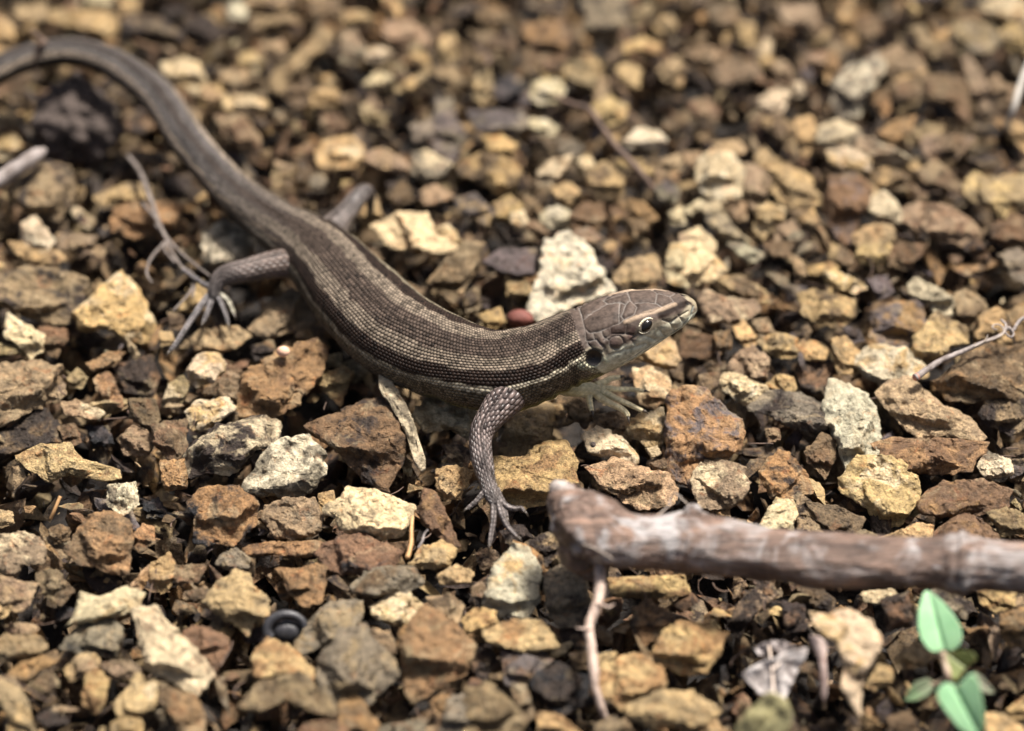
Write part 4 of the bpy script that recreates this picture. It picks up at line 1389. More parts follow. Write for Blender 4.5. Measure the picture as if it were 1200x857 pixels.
    line = np.exp(-(dmin / 0.009) ** 2) * (0.75 + 0.5 * fbm(HV * 6, 77, 2))
    disp += 0.009 * sstep(0.0, 0.07, dmin) - 0.013 * np.exp(-(dmin / 0.013) ** 2) + 0.0022 * fbm(HV * 26, 5, 2)
    hcol = lerp3(hcol, c(.34, .32, .29), np.clip(line, 0, 1) * 0.28)
    def stroke(s_, width, color, amt, dep=0.0, mirror=True):
        nonlocal hcol, disp
        pp = path(z6(s_))
        for pth in (pp if mirror else pp[:1]):
            d = seg_dist(HV, pth)
            kk = np.exp(-(d / width) ** 4)
            hcol = lerp3(hcol, np.asarray(color), kk * amt)
            disp += dep * np.exp(-(d / width) ** 2)
    stroke('800,300 860,270 940,235 1005,212', 0.040, (.012, .007, .005), 0.96)                       # dark canthal stripe
    stroke('560,345 620,320 700,290 790,262 900,222', 0.030, (.30, .22, .15), 0.65, 0.012)             # brow edge
    stroke('455,405 560,395', 0.060, (.022, .013, .010), 0.88)
    stroke('590,445 610,400', 0.035, (.05, .03, .025), 0.85)
    stroke('560,470 610,480', 0.06, (.085, .055, .045), 0.7)
    stroke('470,490 510,490', 0.045, (.075, .050, .042), 0.8)
    stroke('640,500 720,470 800,440', 0.055, (.36, .36, .28), 0.8)
    stroke('840,400 900,370 960,310 1010,250', 0.045, (.30, .26, .18), 0.75)
    stroke('1000,180 1030,200 1045,225', 0.05, (.24, .20, .13), 0.75)
    stroke('340,440 420,430', 0.04, (.09, .07, .055), 0.6)
    stroke('250,650 330,660', 0.05, (.58, .58, .40), 0.75, 0.01)                                        # pale patch under the ear
    stroke('330,680 370,690', 0.035, (.58, .58, .40), 0.55)
    stroke('405,600 425,625', 0.030, (.42, .44, .30), 0.7, 0.01)
    stroke('1035,235 1010,310 940,385 830,455 720,515 620,580 520,640', 0.012, (.10, .12, .11), 0.75, -0.016)  # mouth
    stroke('830,470 740,520 680,560', 0.016, (.25, .42, .42), 0.6)                                      # bluish lip
    stroke('1000,330 930,410 850,470', 0.03, (.38, .38, .28), 0.6)
    stroke('988,214 992,218', 0.020, (.010, .008, .007), 0.95, -0.02)                                  # nostril
    # ear hollow, eye bulge
    ear = pick(695.5, 419.5)
    eye = pick(757, 382)
    for e_, rad_, dep_ in ((ear, 0.10, -0.045), (eye, 0.15, 0.020)):
        for ii in (e_, (e_ // m) * m + (m - e_ % m) % m):
            d = np.linalg.norm(HV - HV[ii], axis=1)
            disp += dep_ * np.exp(-(d / rad_) ** 4)
    for ii in (ear, (ear // m) * m + (m - ear % m) % m):
        d = np.linalg.norm(HV - HV[ii], axis=1)
        hcol = lerp3(hcol, c(.30, .26, .18), np.exp(-((d - .118) / .018) ** 2) * 0.6)
        disp += 0.010 * np.exp(-((d - .112) / .02) ** 2)
    ee = (eye // m) * m + (m - eye % m) % m
    HV2 = HV + HN * disp[:, None]
    # granular warts over the head plates
    V = V.copy()
    V[hx0:] = HV2.reshape(-1, m, 3)
    col = col.copy()
    col[hx0:] = hcol.reshape(-1, m, 3)
    # ---- scale cells
    circum = 2 * math.pi * np.sqrt((a ** 2 + b ** 2) / 2)
    NR = 76
    du = np.concatenate([[0], np.diff(q)]) / np.clip(circum / NR, 0.026, 1) / 1.12
    uc = np.cumsum(du)
    cyl = np.stack([q[:, None] * 1.6 + 0 * thd, np.cos(th)[None] * 1.3 + 0 * thd, np.sin(th)[None] * 1.3 + 0 * thd], -1)
    SU = uc[:, None] * np.ones((1, m)) + 1.1 * fbm(cyl, 91, 2)
    SV = np.concatenate([th / (2 * math.pi) * NR])[None] * np.ones((n, 1)) + 0.9 * fbm(cyl, 97, 2)
    SS = (1 - hm * (1 - 0.0 * sstep(120, 135, thd)))
    sc = np.stack([SU, SV, SS * 0.95], -1).reshape(-1, 3)
    Vs, cols, scs = [V.reshape(-1, 3)], [col.reshape(-1, 3)], [sc]
    F4, F3 = [grid_faces(n, m)], []
    off = n * m
    Vs.append(C[-1][None] + T[-1][None] * 0.004)
    Vs.append(C[0][None])
    cols.append(np.array([HJ, TG]))
    scs.append(np.zeros((2, 3)))
    j = np.arange(m)
    F3.append(np.stack([np.full(m, off), (n - 1) * m + j, (n - 1) * m + (j + 1) % m], -1))
    F3.append(np.stack([np.full(m, off + 1), (j + 1) % m, j], -1))
    off += 2

    # ---- limbs and toes, grown into the same skin
    def limb(tab, cA, cB, cells, strength=1.0, nn=90, mm=44, band=True, sq=1.0):
        nonlocal off
        Vt, f4, f3, qq, tt = tube(tab, nn, mm, squash=sq)
        ring = np.repeat(qq, mm)
        ang = np.tile(tt, nn)
        t = ring / qq[-1]
        cc = lerp3(np.broadcast_to(np.asarray(cA), (len(t), 3)), np.asarray(cB), t)
        cc = cc * (1 + 0.22 * fbm(Vt[:-2] * 7, 3, 3))[:, None]
        topness = np.cos(ang)
        cc = lerp3(cc, np.array([.30, .28, .21]), sstep(-0.35, -0.8, topness) * 0.5)
        circ_ = 2 * math.pi * max(r[3] for r in px_rows(tab))
        s_ = np.stack([ring / (circ_ / cells), ang / (2 * math.pi) * cells, np.full(len(t), strength)], -1)
        Vs.append(Vt)
        cols.append(np.vstack([cc, cc[0], cc[-1]]))
        scs.append(np.vstack([s_, s_[0], s_[-1]]))
        F4.append(f4 + off)
        F3.append(f3 + off)
        off += len(Vt)
    LEG, FOOT = (.165, .120, .105), (.135, .115, .105)
    limb([(600, 440, .80, 30), (594, 462, .84, 25), (585, 476, .82, 20), (575, 489, .78, 16.8), (566, 503, .72, 14.8), (563, 516, .66, 13.6), (564, 532, .60, 13),
          (567, 548, .54, 12.5), (571, 563, .49, 10), (575, 576, .46, 9.5), (579, 586, .44, 8), (582, 592, .43, 4)], LEG, FOOT, 24, 1.0)
    claws = []
    def toe(tab, colr=FOOT, cells=5, end=1.0):
        limb(tab, colr, np.asarray(colr) * 1.25, cells, 0.3 if colr[0] > 0.5 else 0.75, 44, 14)
        x, y, z, r = tab[-1]
        px_, py_ = tab[-2][0], tab[-2][1]
        ux, uy = x - px_, y - py_
        l_ = math.hypot(ux, uy)
        claws.append(((x, y, z), (ux / l_, uy / l_), r))
    def z4(s, z0, z1, r0, r1):
        p = [tuple(float(v) for v in t.split(',')) for t in s.split()]
        k = len(p) - 1
        return [(500 + x / 3.895, 440 + y / 3.895, z0 + (z1 - z0) * i / k, r0 + (r1 - r0) * i / k) for i, (x, y) in enumerate(p)]
    toe(z4('270,525 250,548 222,578 186,608', .46, .40, 4.2, 2.2))
    toe(z4('290,520 303,560 306,610 303,670 294,730 288,770', .46, .34, 5.0, 2.5))
    toe(z4('310,520 328,580 345,640 370,690 398,722 416,740', .46, .36, 4.6, 2.4))
    toe(z4('318,520 340,568 368,598 402,608 432,606 446,622', .46, .38, 4.4, 2.3))
    toe(z4('312,520 336,570 354,612 366,650', .44, .37, 4.2, 2.6))
    # far front foot, seen under the chin
    PALE = (.74, .64, .38)
    limb([(640, 440, .75, 18), (662, 452, .58, 12), (680, 456, .48, 9.5), (692, 457, .44, 9), (702, 458, .43, 6)], (.30, .29, .14), PALE, 14, 0.25)
    def z7(s, z0, z1, r0, r1):
        p = [tuple(float(v) for v in t.split(',')) for t in s.split()]
        k = len(p) - 1
        return [(640 + x / 7.5, 430 + y / 7.5, z0 + (z1 - z0) * i / k, r0 + (r1 - r0) * i / k) for i, (x, y) in enumerate(p)]
    toe(z7('440,165 500,140 570,105 650,92', .44, .46, 5, 2.8), PALE)
    toe(z7('440,190 520,188 640,198 760,198 860,214', .44, .42, 4.4, 2.2), PALE)
    toe(z7('440,200 520,232 620,282 740,336 850,388', .44, .38, 5, 2.4), PALE)
    toe(z7('430,220 470,268 560,320 660,368 712,415 718,440', .43, .36, 5, 2.6), PALE)
    toe(z7('390,215 378,270 388,330 402,390', .44, .36, 4.6, 2.6), PALE)
    # near hind leg
    limb([(385, 318, .60, 30), (362, 309, .60, 24), (340, 308, .62, 18.5), (315, 311, .64, 16), (290, 317, .64, 14.5), (270, 321, .62, 13), (258, 327, .58, 11),
          (252, 337, .52, 8.5), (250, 346, .46, 7.5), (249, 353, .42, 4)], (.15, .10, .075), (.10, .088, .082), 22, 0.7)
    HF = (.15, .135, .13)
    toe([(250, 344, .45, 4.5), (240, 352, .44, 4.2), (222, 378, .42, 3.4), (208, 400, .40, 3), (199, 412, .38, 2.4)], HF)
    toe([(254, 345, .45, 4), (260, 358, .42, 3.4), (264, 368, .38, 3), (267, 379, .34, 2.4)], HF)
    toe([(258, 344, .45, 4), (266, 352, .42, 3.4), (271, 360, .38, 3), (274, 368, .34, 2.4)], (.35, .32, .24))
    toe([(251, 342, .45, 4), (247, 354, .43, 3.6), (243, 366, .40, 3), (238, 378, .36, 2.4)], HF)
    toe([(250, 338, .45, 4), (240, 334, .44, 3.4), (228, 326, .42, 3), (214, 316, .40, 2.4)], HF)
    # far hind leg
    limb([(388, 272, .55, 20), (400, 256, .56, 14), (410, 244, .56, 12), (420, 231, .58, 11), (428, 225, .54, 9.5), (433, 229, .44, 7), (434, 240, .30, 5), (434, 250, .15, 4)],
         (.10, .082, .072), (.10, .086, .080), 20, 0.7)
    # ---- shoulder and hip: push the trunk skin outwards a little where the limbs leave it
    allV = np.vstack(Vs)
    allC = np.clip(np.vstack(cols), 0.004, 1)
    allS = np.vstack(scs)
    hump = np.zeros(n * m)
    for hxp, hyp, hz, rr, am in ((592, 462, .82, .34, .06), (365, 306, .62, .40, .06)):
        pc = P(hxp, hyp, hz)
        d = np.linalg.norm(allV[:n * m] - pc, axis=1)
        hump += am * np.exp(-(d / rr) ** 2)
    allV[:n * m] += Nv.reshape(-1, 3) * hump[:, None]
    rgba = np.hstack([allC, np.ones((len(allC), 1))])
    me = make_mesh('body', allV - base, [np.concatenate(F4), np.concatenate(F3)], M_SKIN, True,
                   {'tint': rgba, 'scales': allS, 'plate': np.where(np.arange(len(allS)) < n * m, allS[:, 2], 2.3)})
    add('body', me, parent=root)
    # ---- claws
    for (x, y, z), (ux, uy), r in claws:
        tb_ = [(x - ux, y - uy, z, r * 0.8), (x + ux * 3, y + uy * 3 - 0.8, z + .01, r * 0.62), (x + ux * 5.5, y + uy * 5.5, z - .01, r * 0.35), (x + ux * 7.5, y + uy * 7.5 + 1.0, z - .04, 0.25)]
        Vt, f4, f3, _, _ = tube(tb_, 12, 8)
        add('claw', make_mesh('claw', Vt - base, [f4, f3], M_CLAW), parent=root)
    # ---- eyes and ears, both sides
    import bmesh
    for side, (ie, ia) in enumerate(((eye, ear), (ee, (ear // m) * m + (m - ear % m) % m))):
        for what, idx in (('eye', ie), ('ear', ia)):
            cpt, nr = HV2[idx], HN[idx]
            ax = T[hx0 + idx // m]
            ax = ax - (ax @ nr) * nr
            ax /= np.linalg.norm(ax)
            bx = np.cross(nr, ax)
            if what == 'eye':
                tw = 0.30 if side == 0 else -0.30
                ax, bx = ax * math.cos(tw) + bx * math.sin(tw), bx * math.cos(tw) - ax * math.sin(tw)
            if what == 'eye':
                bm = bmesh.new()
                bmesh.ops.create_uvsphere(bm, u_segments=32, v_segments=20, radius=1)
                Vb = np.array([v.co[:] for v in bm.verts])
                Fb = [[v.index for v in f.verts] for f in bm.faces]
                bm.free()
                W_ = cpt - nr * 0.052 + Vb[:, :1] * ax * .106 + Vb[:, 1:2] * bx * .070 + Vb[:, 2:] * nr * .072
                f4 = np.array([f for f in Fb if len(f) == 4])
                f3 = np.array([f for f in Fb if len(f) == 3])
                add('eyeball', make_mesh('eyeball', W_ - base, [f4, f3], M_EYE), parent=root)
                # lid: a ring of small granules round the eyeball
                k1, k2 = 96, 12
                t1 = np.linspace(0, 2 * math.pi, k1, endpoint=False)
                t2 = np.linspace(0, 2 * math.pi, k2, endpoint=False)
                rr = 0.0100 * (1 + 0.16 * np.cos(t1 * 22)) * (1 + 0.35 * np.sin(t1)) * (1 - 0.45 * np.abs(np.cos(t1)) ** 6)
                ring = cpt - nr * 0.016 + (np.cos(t1) * .106)[:, None] * ax + (np.sin(t1) * .070)[:, None] * bx
                outw = np.cos(t1)[:, None] * ax + np.sin(t1)[:, None] * bx
                Wl = ring[:, None] + rr[:, None, None] * (outw[:, None] * np.cos(t2)[None, :, None] + nr[None, None] * np.sin(t2)[None, :, None] * 1.1)
                F_ = grid_faces(k1, k2)
                j2 = np.arange(k2)
                last = np.stack([(k1 - 1) * k2 + j2, (k1 - 1) * k2 + (j2 + 1) % k2, (j2 + 1) % k2, j2], -1)
                add('eyelid', make_mesh('eyelid', Wl.reshape(-1, 3) - base, np.vstack([F_, last]), M_LID), parent=root)
            else:
                k1, k2 = 40, 8
                t1 = np.linspace(0, 2 * math.pi, k1, endpoint=False)
                rr = np.linspace(0, 1, k2)[1:]
                rim = cpt + nr * 0.036
                Vd = [rim - nr * 0.030]
                for r_ in rr:
                    Vd += list(rim - nr * 0.030 * (1 - r_ ** 2) + (np.cos(t1) * .088 * r_)[:, None] * ax + (np.sin(t1) * .096 * r_)[:, None] * bx)
                Vd = np.array(Vd)
                j2 = np.arange(k1)
                f3 = np.stack([np.zeros(k1, int), 1 + j2, 1 + (j2 + 1) % k1], -1)
                f4 = grid_faces(k2 - 1, k1, 1)
                add('eardrum', make_mesh('eardrum', Vd - base, [f4, f3], M_EAR), parent=root)


build_lizard()

# ------------------------------------------------------------------ sticks, twigs, leaves
def bark_material():
    k = NT('weathered_bark')
    tc = k.n('ShaderNodeTexCoord')
    mp = k.n('ShaderNodeMapping')
    mp.inputs['Scale'].default_value = (0.45, 1.6, 1.6)
    k.l(tc.outputs['Object'], mp.inputs['Vector'])
    n1 = k.noise(mp.outputs[0], 3.2, 7, 0.68, 0.5)
    n2 = k.noise(mp.outputs[0], 9.0, 6, 0.7)
    n3 = k.noise(tc.outputs['Object'], 2.0, 5, 0.6, 0.8)
    c = k.ramp(n1, [(0.28, (.030, .018, .013)), (0.44, (.105, .065, .046)), (0.58, (.21, .135, .098)), (0.75, (.38, .23, .15))])
    pale = k.ramp(n3, [(0.50, 0.0), (0.64, 1.0)])
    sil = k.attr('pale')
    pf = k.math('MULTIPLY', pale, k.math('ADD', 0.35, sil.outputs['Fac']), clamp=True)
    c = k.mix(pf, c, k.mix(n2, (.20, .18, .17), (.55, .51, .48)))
    mg = k.n('ShaderNodeMapping')
    mg.inputs['Scale'].default_value = (0.8, 7.0, 7.0)
    k.l(tc.outputs['Object'], mg.inputs['Vector'])
    n9 = k.noise(mg.outputs[0], 3.0, 6, 0.7)
    c = k.mix(1.0, c, k.ramp(n9, [(0.35, 0.42), (0.50, 0.95), (0.65, 1.25)]), 'MULTIPLY')
    spots = k.n('ShaderNodeTexVoronoi')
    spots.inputs['Scale'].default_value = 3.3
    k.l(mp.outputs[0], spots.inputs['Vector'])
    c = k.mix(k.ramp(spots.outputs['Distance'], [(0.08, 0.55), (0.15, 0.0)]), c, (.50, .46, .44))
    k.l(c, k.b.inputs['Base Color'])
    k.b.inputs['Roughness'].default_value = 0.45
    b = k.bump(n1, 0.8, 0.06)
    b = k.bump(n9, 0.9, 0.05, b)
    k.l(k.bump(n2, 0.6, 0.03, b), k.b.inputs['Normal'])
    return k.m


M_BARK = bark_material()
M_WOOD = simple('broken_wood', (.13, .10, .085), (.32, .28, .25), 9, 0.6, 0.7, 0.03)
M_ROOT = simple('pink_root', (.22, .155, .115), (.48, .37, .30), 6, 0.6, 0.6, 0.03, stretch=(3, 1, 1))
M_TWIG = simple('grey_twig', (.085, .064, .052), (.27, .235, .215), 8, 0.7, 0.6, 0.02)
M_TWIGB = simple('brown_twig', (.040, .026, .019), (.125, .078, .052), 8, 0.7, 0.5, 0.02)
M_TWIG2 = simple('dull_root', (.050, .038, .030), (.17, .14, .12), 8, 0.8, 0.5, 0.02)
M_PALE = simple('bleached_wood', (.12, .095, .075), (.34, .285, .235), 6, 0.7, 0.5, 0.03)
M_LEAFG = simple('seedling_leaf', (.19, .37, .185), (.27, .46, .25), 3.0, 0.65, 0.25, 0.02, trans=0.25)
M_LEAFO = simple('folded_leaf', (.10, .12, .035), (.17, .19, .05), 5, 0.5, 0.3, 0.02)
M_LEAFP = simple('purple_leaf', (.20, .15, .13), (.18, .27, .13), 3, 0.5, 0.3, 0.02)
M_STEM = simple('seedling_stem', (.28, .22, .14), (.38, .27, .20), 5, 0.5, 0.3, 0.02)
M_DEAD = simple('bleached_leaf', (.12, .092, .078), (.46, .42, .39), 6, 0.65, 0.7, 0.03)
M_VEIN = simple('leaf_vein', (.50, .38, .28), (.66, .56, .48), 6, 0.6, 0.3, 0.01)
M_YLEAF = simple('yellowed_leaf', (.20, .17, .075), (.42, .38, .19), 4, 0.6, 0.5, 0.03)
M_CLUMP = simple('dark_soil_clump', (.020, .015, .013), (.10, .078, .066), 5, 0.9, 1.0, 0.1, 0.2)
M_SHELL = simple('black_shell', (.010, .010, .011), (.040, .038, .040), 9, 0.42, 0.6, 0.02, 0.4)
M_RED = simple('red_pebble', (.070, .020, .014), (.15, .045, .030), 5, 0.75, 0.3, 0.02)
M_GRASS = simple('dry_stalk', (.30, .27, .22), (.50, .46, .40), 6, 0.6, 0.3, 0.02)
M_MOSS = simple('green_blade', (.13, .20, .03), (.26, .34, .06), 4, 0.6, 0.4, 0.02)
M_RUSTN = simple('rusty_needle', (.30, .16, .06), (.45, .27, .12), 5, 0.6, 0.3, 0.02)


def tube_thing(name, tab, mat, label, cat, n=60, m=12, wob=0.10, seed=0, group=None):
    V, f4, f3, _, _ = tube(tab, n, m, wob, seed)
    o = P(tab[0][0], tab[0][1], tab[0][2])
    return add(name, make_mesh(name, V - o, [f4, f3], mat), loc=o, label=label, cat=cat, group=group)


def tube_part(name, tab, mat, root, n=50, m=12, wob=0.08, seed=0, pale=None, attrs=None):
    V, f4, f3, _, _ = tube(tab, n, m, wob, seed)
    base = np.array(root.location)
    at = {}
    if pale is not None:
        at['pale'] = pale(V)
    return add(name, make_mesh(name, V - base, [f4, f3], mat, True, at), parent=root)


# the stick
st = add('stick', None, loc=P(700, 620, 1.0), label='thick weathered pinkish grey stick with a broken end lying across the stones', cat='stick')


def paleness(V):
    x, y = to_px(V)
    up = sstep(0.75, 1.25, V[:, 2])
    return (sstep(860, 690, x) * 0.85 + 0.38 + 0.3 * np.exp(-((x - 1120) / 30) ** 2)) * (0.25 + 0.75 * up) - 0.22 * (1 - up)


def stick_body():
    main = [(650, 578, 1.20, 9), (656, 586, 1.18, 19), (666, 596, 1.14, 28), (680, 609, 1.10, 37), (697, 620, 1.06, 42), (718, 630, 1.02, 38.5), (742, 634, 1.00, 34.5), (770, 635, .98, 33.5),
            (800, 634, .98, 37), (812, 635, .98, 38), (830, 639, .98, 35.5), (865, 645, .98, 33), (905, 651, .98, 31.5), (950, 656, 1.00, 31), (1000, 658, 1.02, 30), (1050, 660, 1.04, 29), (1085, 660, 1.06, 28.5),
            (1105, 660, 1.08, 31), (1122, 661, 1.08, 36), (1138, 661, 1.08, 32.5), (1165, 663, 1.08, 28.5), (1230, 668, 1.08, 29), (1330, 676, 1.08, 28), (1480, 684, 1.03, 26), (1640, 690, .98, 22)]
    V, f4, f3, q, th = tube(main, 520, 72, 0.0)
    R, _ = catmull(px_rows(main), 520)
    C = np.repeat(R[:, :3], 72, 0)
    d = V[:-2] - C
    rad = np.linalg.norm(d, axis=1)[:, None]
    dn = d / rad
    pp = V[:-2] * [0.7, 1.6, 1.6]
    rough = 0.08 * fbm(pp * 1.6, 4, 3) + 0.05 * fbm(pp * [3, 7, 7], 8, 4, 0.65)
    x, y = to_px(V[:-2])
    gn = np.exp(-((x - 680) / 45) ** 2)
    rough += gn * 0.20 * fbm(V[:-2] * 3.2, 15, 4, 0.6)
    rough += 0.05 * np.exp(-((x - 1113) / 5) ** 2) - 0.05 * np.exp(-((x - 1121) / 4) ** 2) + 0.06 * np.exp(-((x - 1129) / 6) ** 2)
    V[:-2] = V[:-2] + dn * rad * rough[:, None]
    base = np.array(st.location)
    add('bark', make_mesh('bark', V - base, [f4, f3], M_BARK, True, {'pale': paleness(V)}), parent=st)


stick_body()
# knuckle left of the first bend, the snapped side branch and its pale stump
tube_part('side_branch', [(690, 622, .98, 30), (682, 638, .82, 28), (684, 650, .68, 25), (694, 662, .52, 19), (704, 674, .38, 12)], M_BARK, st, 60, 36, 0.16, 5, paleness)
tube_part('broken_end', [(668, 588, 1.16, 17), (660, 580, 1.20, 16), (655, 575, 1.22, 14), (653, 573, 1.225, 11), (655, 574, 1.2, 3)], M_WOOD, st, 24, 24, 0.10, 6)
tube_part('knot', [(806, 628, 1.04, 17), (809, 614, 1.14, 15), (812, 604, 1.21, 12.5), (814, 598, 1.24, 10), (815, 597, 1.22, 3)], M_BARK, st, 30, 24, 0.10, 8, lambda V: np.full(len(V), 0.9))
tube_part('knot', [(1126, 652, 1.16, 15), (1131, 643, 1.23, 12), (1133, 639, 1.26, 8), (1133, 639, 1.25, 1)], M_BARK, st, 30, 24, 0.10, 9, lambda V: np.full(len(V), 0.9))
tube_part('fibre', [(665, 575, 1.24, 1.6), (695, 590, 1.30, 1.4), (730, 604, 1.26, 1.5), (760, 610, 1.22, 1.1), (788, 590, 1.15, .8)], M_PALE, st, 50, 8, 0.05, 1)
tube_part('fibre', [(668, 640, 1.0, 1.2), (690, 640, 1.28, 1.2), (718, 655, 1.15, 1.0)], M_PALE, st, 40, 8, 0.05, 2)
tube_part('fibre', [(783, 592, .9, 1.0), (790, 578, 1.0, .9), (799, 585, 1.1, 1.0), (812, 597, 1.22, .8)], M_PALE, st, 40, 8, 0.05, 2)

for k_, (x_, y_, ux_, uy_, r_) in enumerate(((655, 578, -9, 3, 5.0), (661, 570, -5, -6, 4.2), (652, 590, -8, 7, 5.5), (658, 602, -9, 9, 6.5), (664, 618, -7, 11, 7.0), (668, 574, 2, -6, 3.6))):
    tube_part('splinter', [(x_ + 12, y_ + 5, 1.14, r_ * 1.7), (x_, y_, 1.13, r_), (x_ + ux_ * .5, y_ + uy_ * .5, 1.10, r_ * .6), (x_ + ux_, y_ + uy_, 1.06, .6)], M_BARK, st, 24, 14, 0.3, 20 + k_, lambda V: np.full(len(V), 0.5))
tube_part('lump', [(672, 625, .98, 15), (680, 640, .86, 24), (690, 652, .74, 22), (700, 660, .66, 8)], M_BARK, st, 40, 30, 0.35, 31, lambda V: np.full(len(V), -0.2))
rt = add('rootlet', None, loc=P(698, 690, .7), label='thin pinkish rootlet hanging down from under the stick', cat='root')
tube_part('stem', [(703, 655, .85, 7), (703, 678, .78, 6.8), (702, 698, .72, 6.3), (697, 716, .66, 6.3), (690, 735, .58, 6.2), (693, 758, .50, 6.0), (696, 785, .40, 6.0), (698, 806, .28, 5.2),
                   (705, 830, .1, 4.5), (714, 850, -.1, 3.5)], M_ROOT, rt, 90, 16, 0.13, 3)
tube_part('side_root', [(700, 708, .73, 2.0), (708, 710, .80, 1.6), (713, 712, .82, 1.6), (720, 708, .84, .8)], M_ROOT, rt, 24, 8, 0.05, 3)
tube_part('side_root', [(694, 737, .6, 1.8), (684, 737, .66, 1.4), (675, 736, .68, .8)], M_ROOT, rt, 24, 8, 0.05, 4)


def zpt(s, x0, y0, k, z, r):
    p = [tuple(float(v) for v in t.split(',')) for t in s.split()]
    n = len(p) - 1
    zz = z if isinstance(z, (tuple, list)) else (z, z)
    rr = r if isinstance(r, (tuple, list)) else (r, r)
    return [(x0 + x / k, y0 + y / k, zz[0] + (zz[1] - zz[0]) * i / n, rr[0] + (rr[1] - rr[0]) * i / n) for i, (x, y) in enumerate(p)]


gt = add('twig', None, loc=P(1072, 441, .5), label='thin grey twig with curling root hairs on the huge flat brown stone', cat='twig')
tube_part('stem', zpt('240,548 290,515 350,470 480,390 600,340 720,290 850,232 950,192 1010,160', 1040, 370, 7.5, (.55, .62), (4.6, 1.5)), M_TWIG, gt, 80, 14, 0.10, 2)
tube_part('cut_end', zpt('262,535 246,545 238,550 234,553', 1040, 370, 7.5, (.55, .55), (4.8, 3.0)), simple('cut_wood', (.30, .12, .08), (.45, .22, .16), 9), gt, 10, 14, 0.1, 2)
tube_part('root_hair', zpt('850,232 940,205 1010,165 1020,120 985,82 935,82 925,110 960,125', 1040, 370, 7.5, (.62, .70), (1.2, .9)), M_PALE, gt, 70, 8, 0.05, 2)
tube_part('root_hair', zpt('1010,160 1060,110 1100,130 1150,60 1199,20 1260,-20', 1040, 370, 7.5, (.62, .75), (2.4, 2.2)), M_TWIG, gt, 60, 8, 0.2, 2)
tube_part('root_hair', zpt('1000,40 1040,80 1030,140 1080,190 1110,160 1080,110', 1040, 370, 7.5, (.6, .7), (1.6, 1.0)), M_TWIG, gt, 60, 8, 0.2, 3)
tube_part('root_hair', zpt('760,275 830,240 870,200 880,170', 1040, 370, 7.5, (.62, .65), (1.0, .6)), M_PALE, gt, 40, 8, 0.05, 3)

G = 'blurred twigs by the tail'
tube_thing('twig', [(150, 183, .25, 2.6), (163, 200, .33, 3), (172, 222, .38, 3.4), (182, 250, .35, 3), (192, 276, .28, 2.6)], M_TWIG2, 'short pale twig below the lizard\'s tail and the dark soil clump', 'twig', 50, 10, 0.1, 1)
rc = add('root_tangle', None, loc=P(200, 300, .3), label='tangle of curled pale brown roots left of the near hind foot', cat='roots')
for pts, r in (('190,290 235,370 300,440 400,520', 3.0), ('232,395 180,455 165,510 185,545', 3.2), ('240,400 290,480 340,520 325,580 262,650', 2.8),
               ('200,330 240,380 230,420 270,470', 3.4), ('320,500 345,540 335,600', 2.6), ('150,250 200,310 235,380', 3.0)):
    tube_part('root', zpt(pts, 120, 160, 3.175, (.34, .38), (r * .7, r * .42)), M_TWIG2, rc, 60, 10, 0.12, 7)
tube_thing('stick', [(-40, 226, .5, 9), (0, 210, .55, 9.5), (25, 194, .6, 10), (42, 182, .62, 8.5), (52, 176, .6, 4)], M_TWIG, 'short greyish stick poking in at the left edge under the tail', 'stick', 60, 16, 0.12, 12)
tube_thing('twig', [(36, 35, 1.05, 2.0), (46, 44, 1.22, 3.0), (52, 50, 1.25, 3.5), (44, 56, 1.2, 2.6), (41, 68, 1.1, 1.6), (40, 85, .9, 1.5)], M_TWIGB, 'tiny dark hooked twig lying over the tail\'s highest bend', 'twig', 40, 8, 0.15, 3)
tube_thing('twig', [(648, 112, .3, 3), (670, 122, .38, 3.2), (690, 128, .42, 3.2), (703, 146, .42, 3.4), (722, 172, .4, 3.6), (747, 198, .36, 3.6), (766, 222, .2, 3)], M_TWIGB, 'long bent reddish brown twig among blurred stones above the neck', 'twig', 70, 10, 0.12, 4)
tube_thing('stalk', [(1178, 150, .3, 2.4), (1187, 130, .6, 3.4), (1196, 100, .8, 4), (1212, 60, 1.0, 4)], M_GRASS, 'thin grey dry stalk at the right edge near the top corner', 'stalk', 40, 10, 0.05, 4)
tube_thing('twig', zpt('510,230 520,200 480,170 470,160', 400, 0, 3, (.35, .3), (2.5, 2)), M_TWIGB, 'short dark twig stub among blurred stones above the far hind knee', 'twig', 30, 8, 0.1, 3)
tube_thing('needle', zpt('178,112 192,80 212,32', 0, 571, 3, (.15, .35), (2.0, 2.2)), M_RUSTN, 'short rusty orange plant needle standing at the lower left', 'needle', 20, 8, 0.05, 3)
tube_thing('twig', zpt('250,105 246,150 245,200 232,250', 400, 571, 3, (.42, .36), (2.0, 3.0)), M_RUSTN, 'thin reddish rootlet left of the thin rust flake', 'twig', 30, 8, 0.15, 3)
tube_thing('twig', zpt('270,215 285,190 292,165 305,150', 400, 571, 3, (.4, .5), (1.5, 1.0)), M_TWIG, 'tiny grey root hair left of the front foot\'s long toe', 'twig', 30, 8, 0.1, 3)
tube_thing('twig', [(2, 792, .5, 1.2), (30, 806, .5, 1.2), (58, 822, .45, 1.0), (64, 812, .5, .6)], M_TWIGB, 'hair thin dark twig at the bottom left corner', 'twig', 30, 8, 0.1, 3)
tube_thing('grass_blade', [(292, 262, .35, 3), (306, 270, .4, 4), (322, 277, .42, 4.5), (336, 288, .4, 3)], M_MOSS, 'short bright green blade tucked under the tail root', 'blade', 30, 10, 0.15, 3)


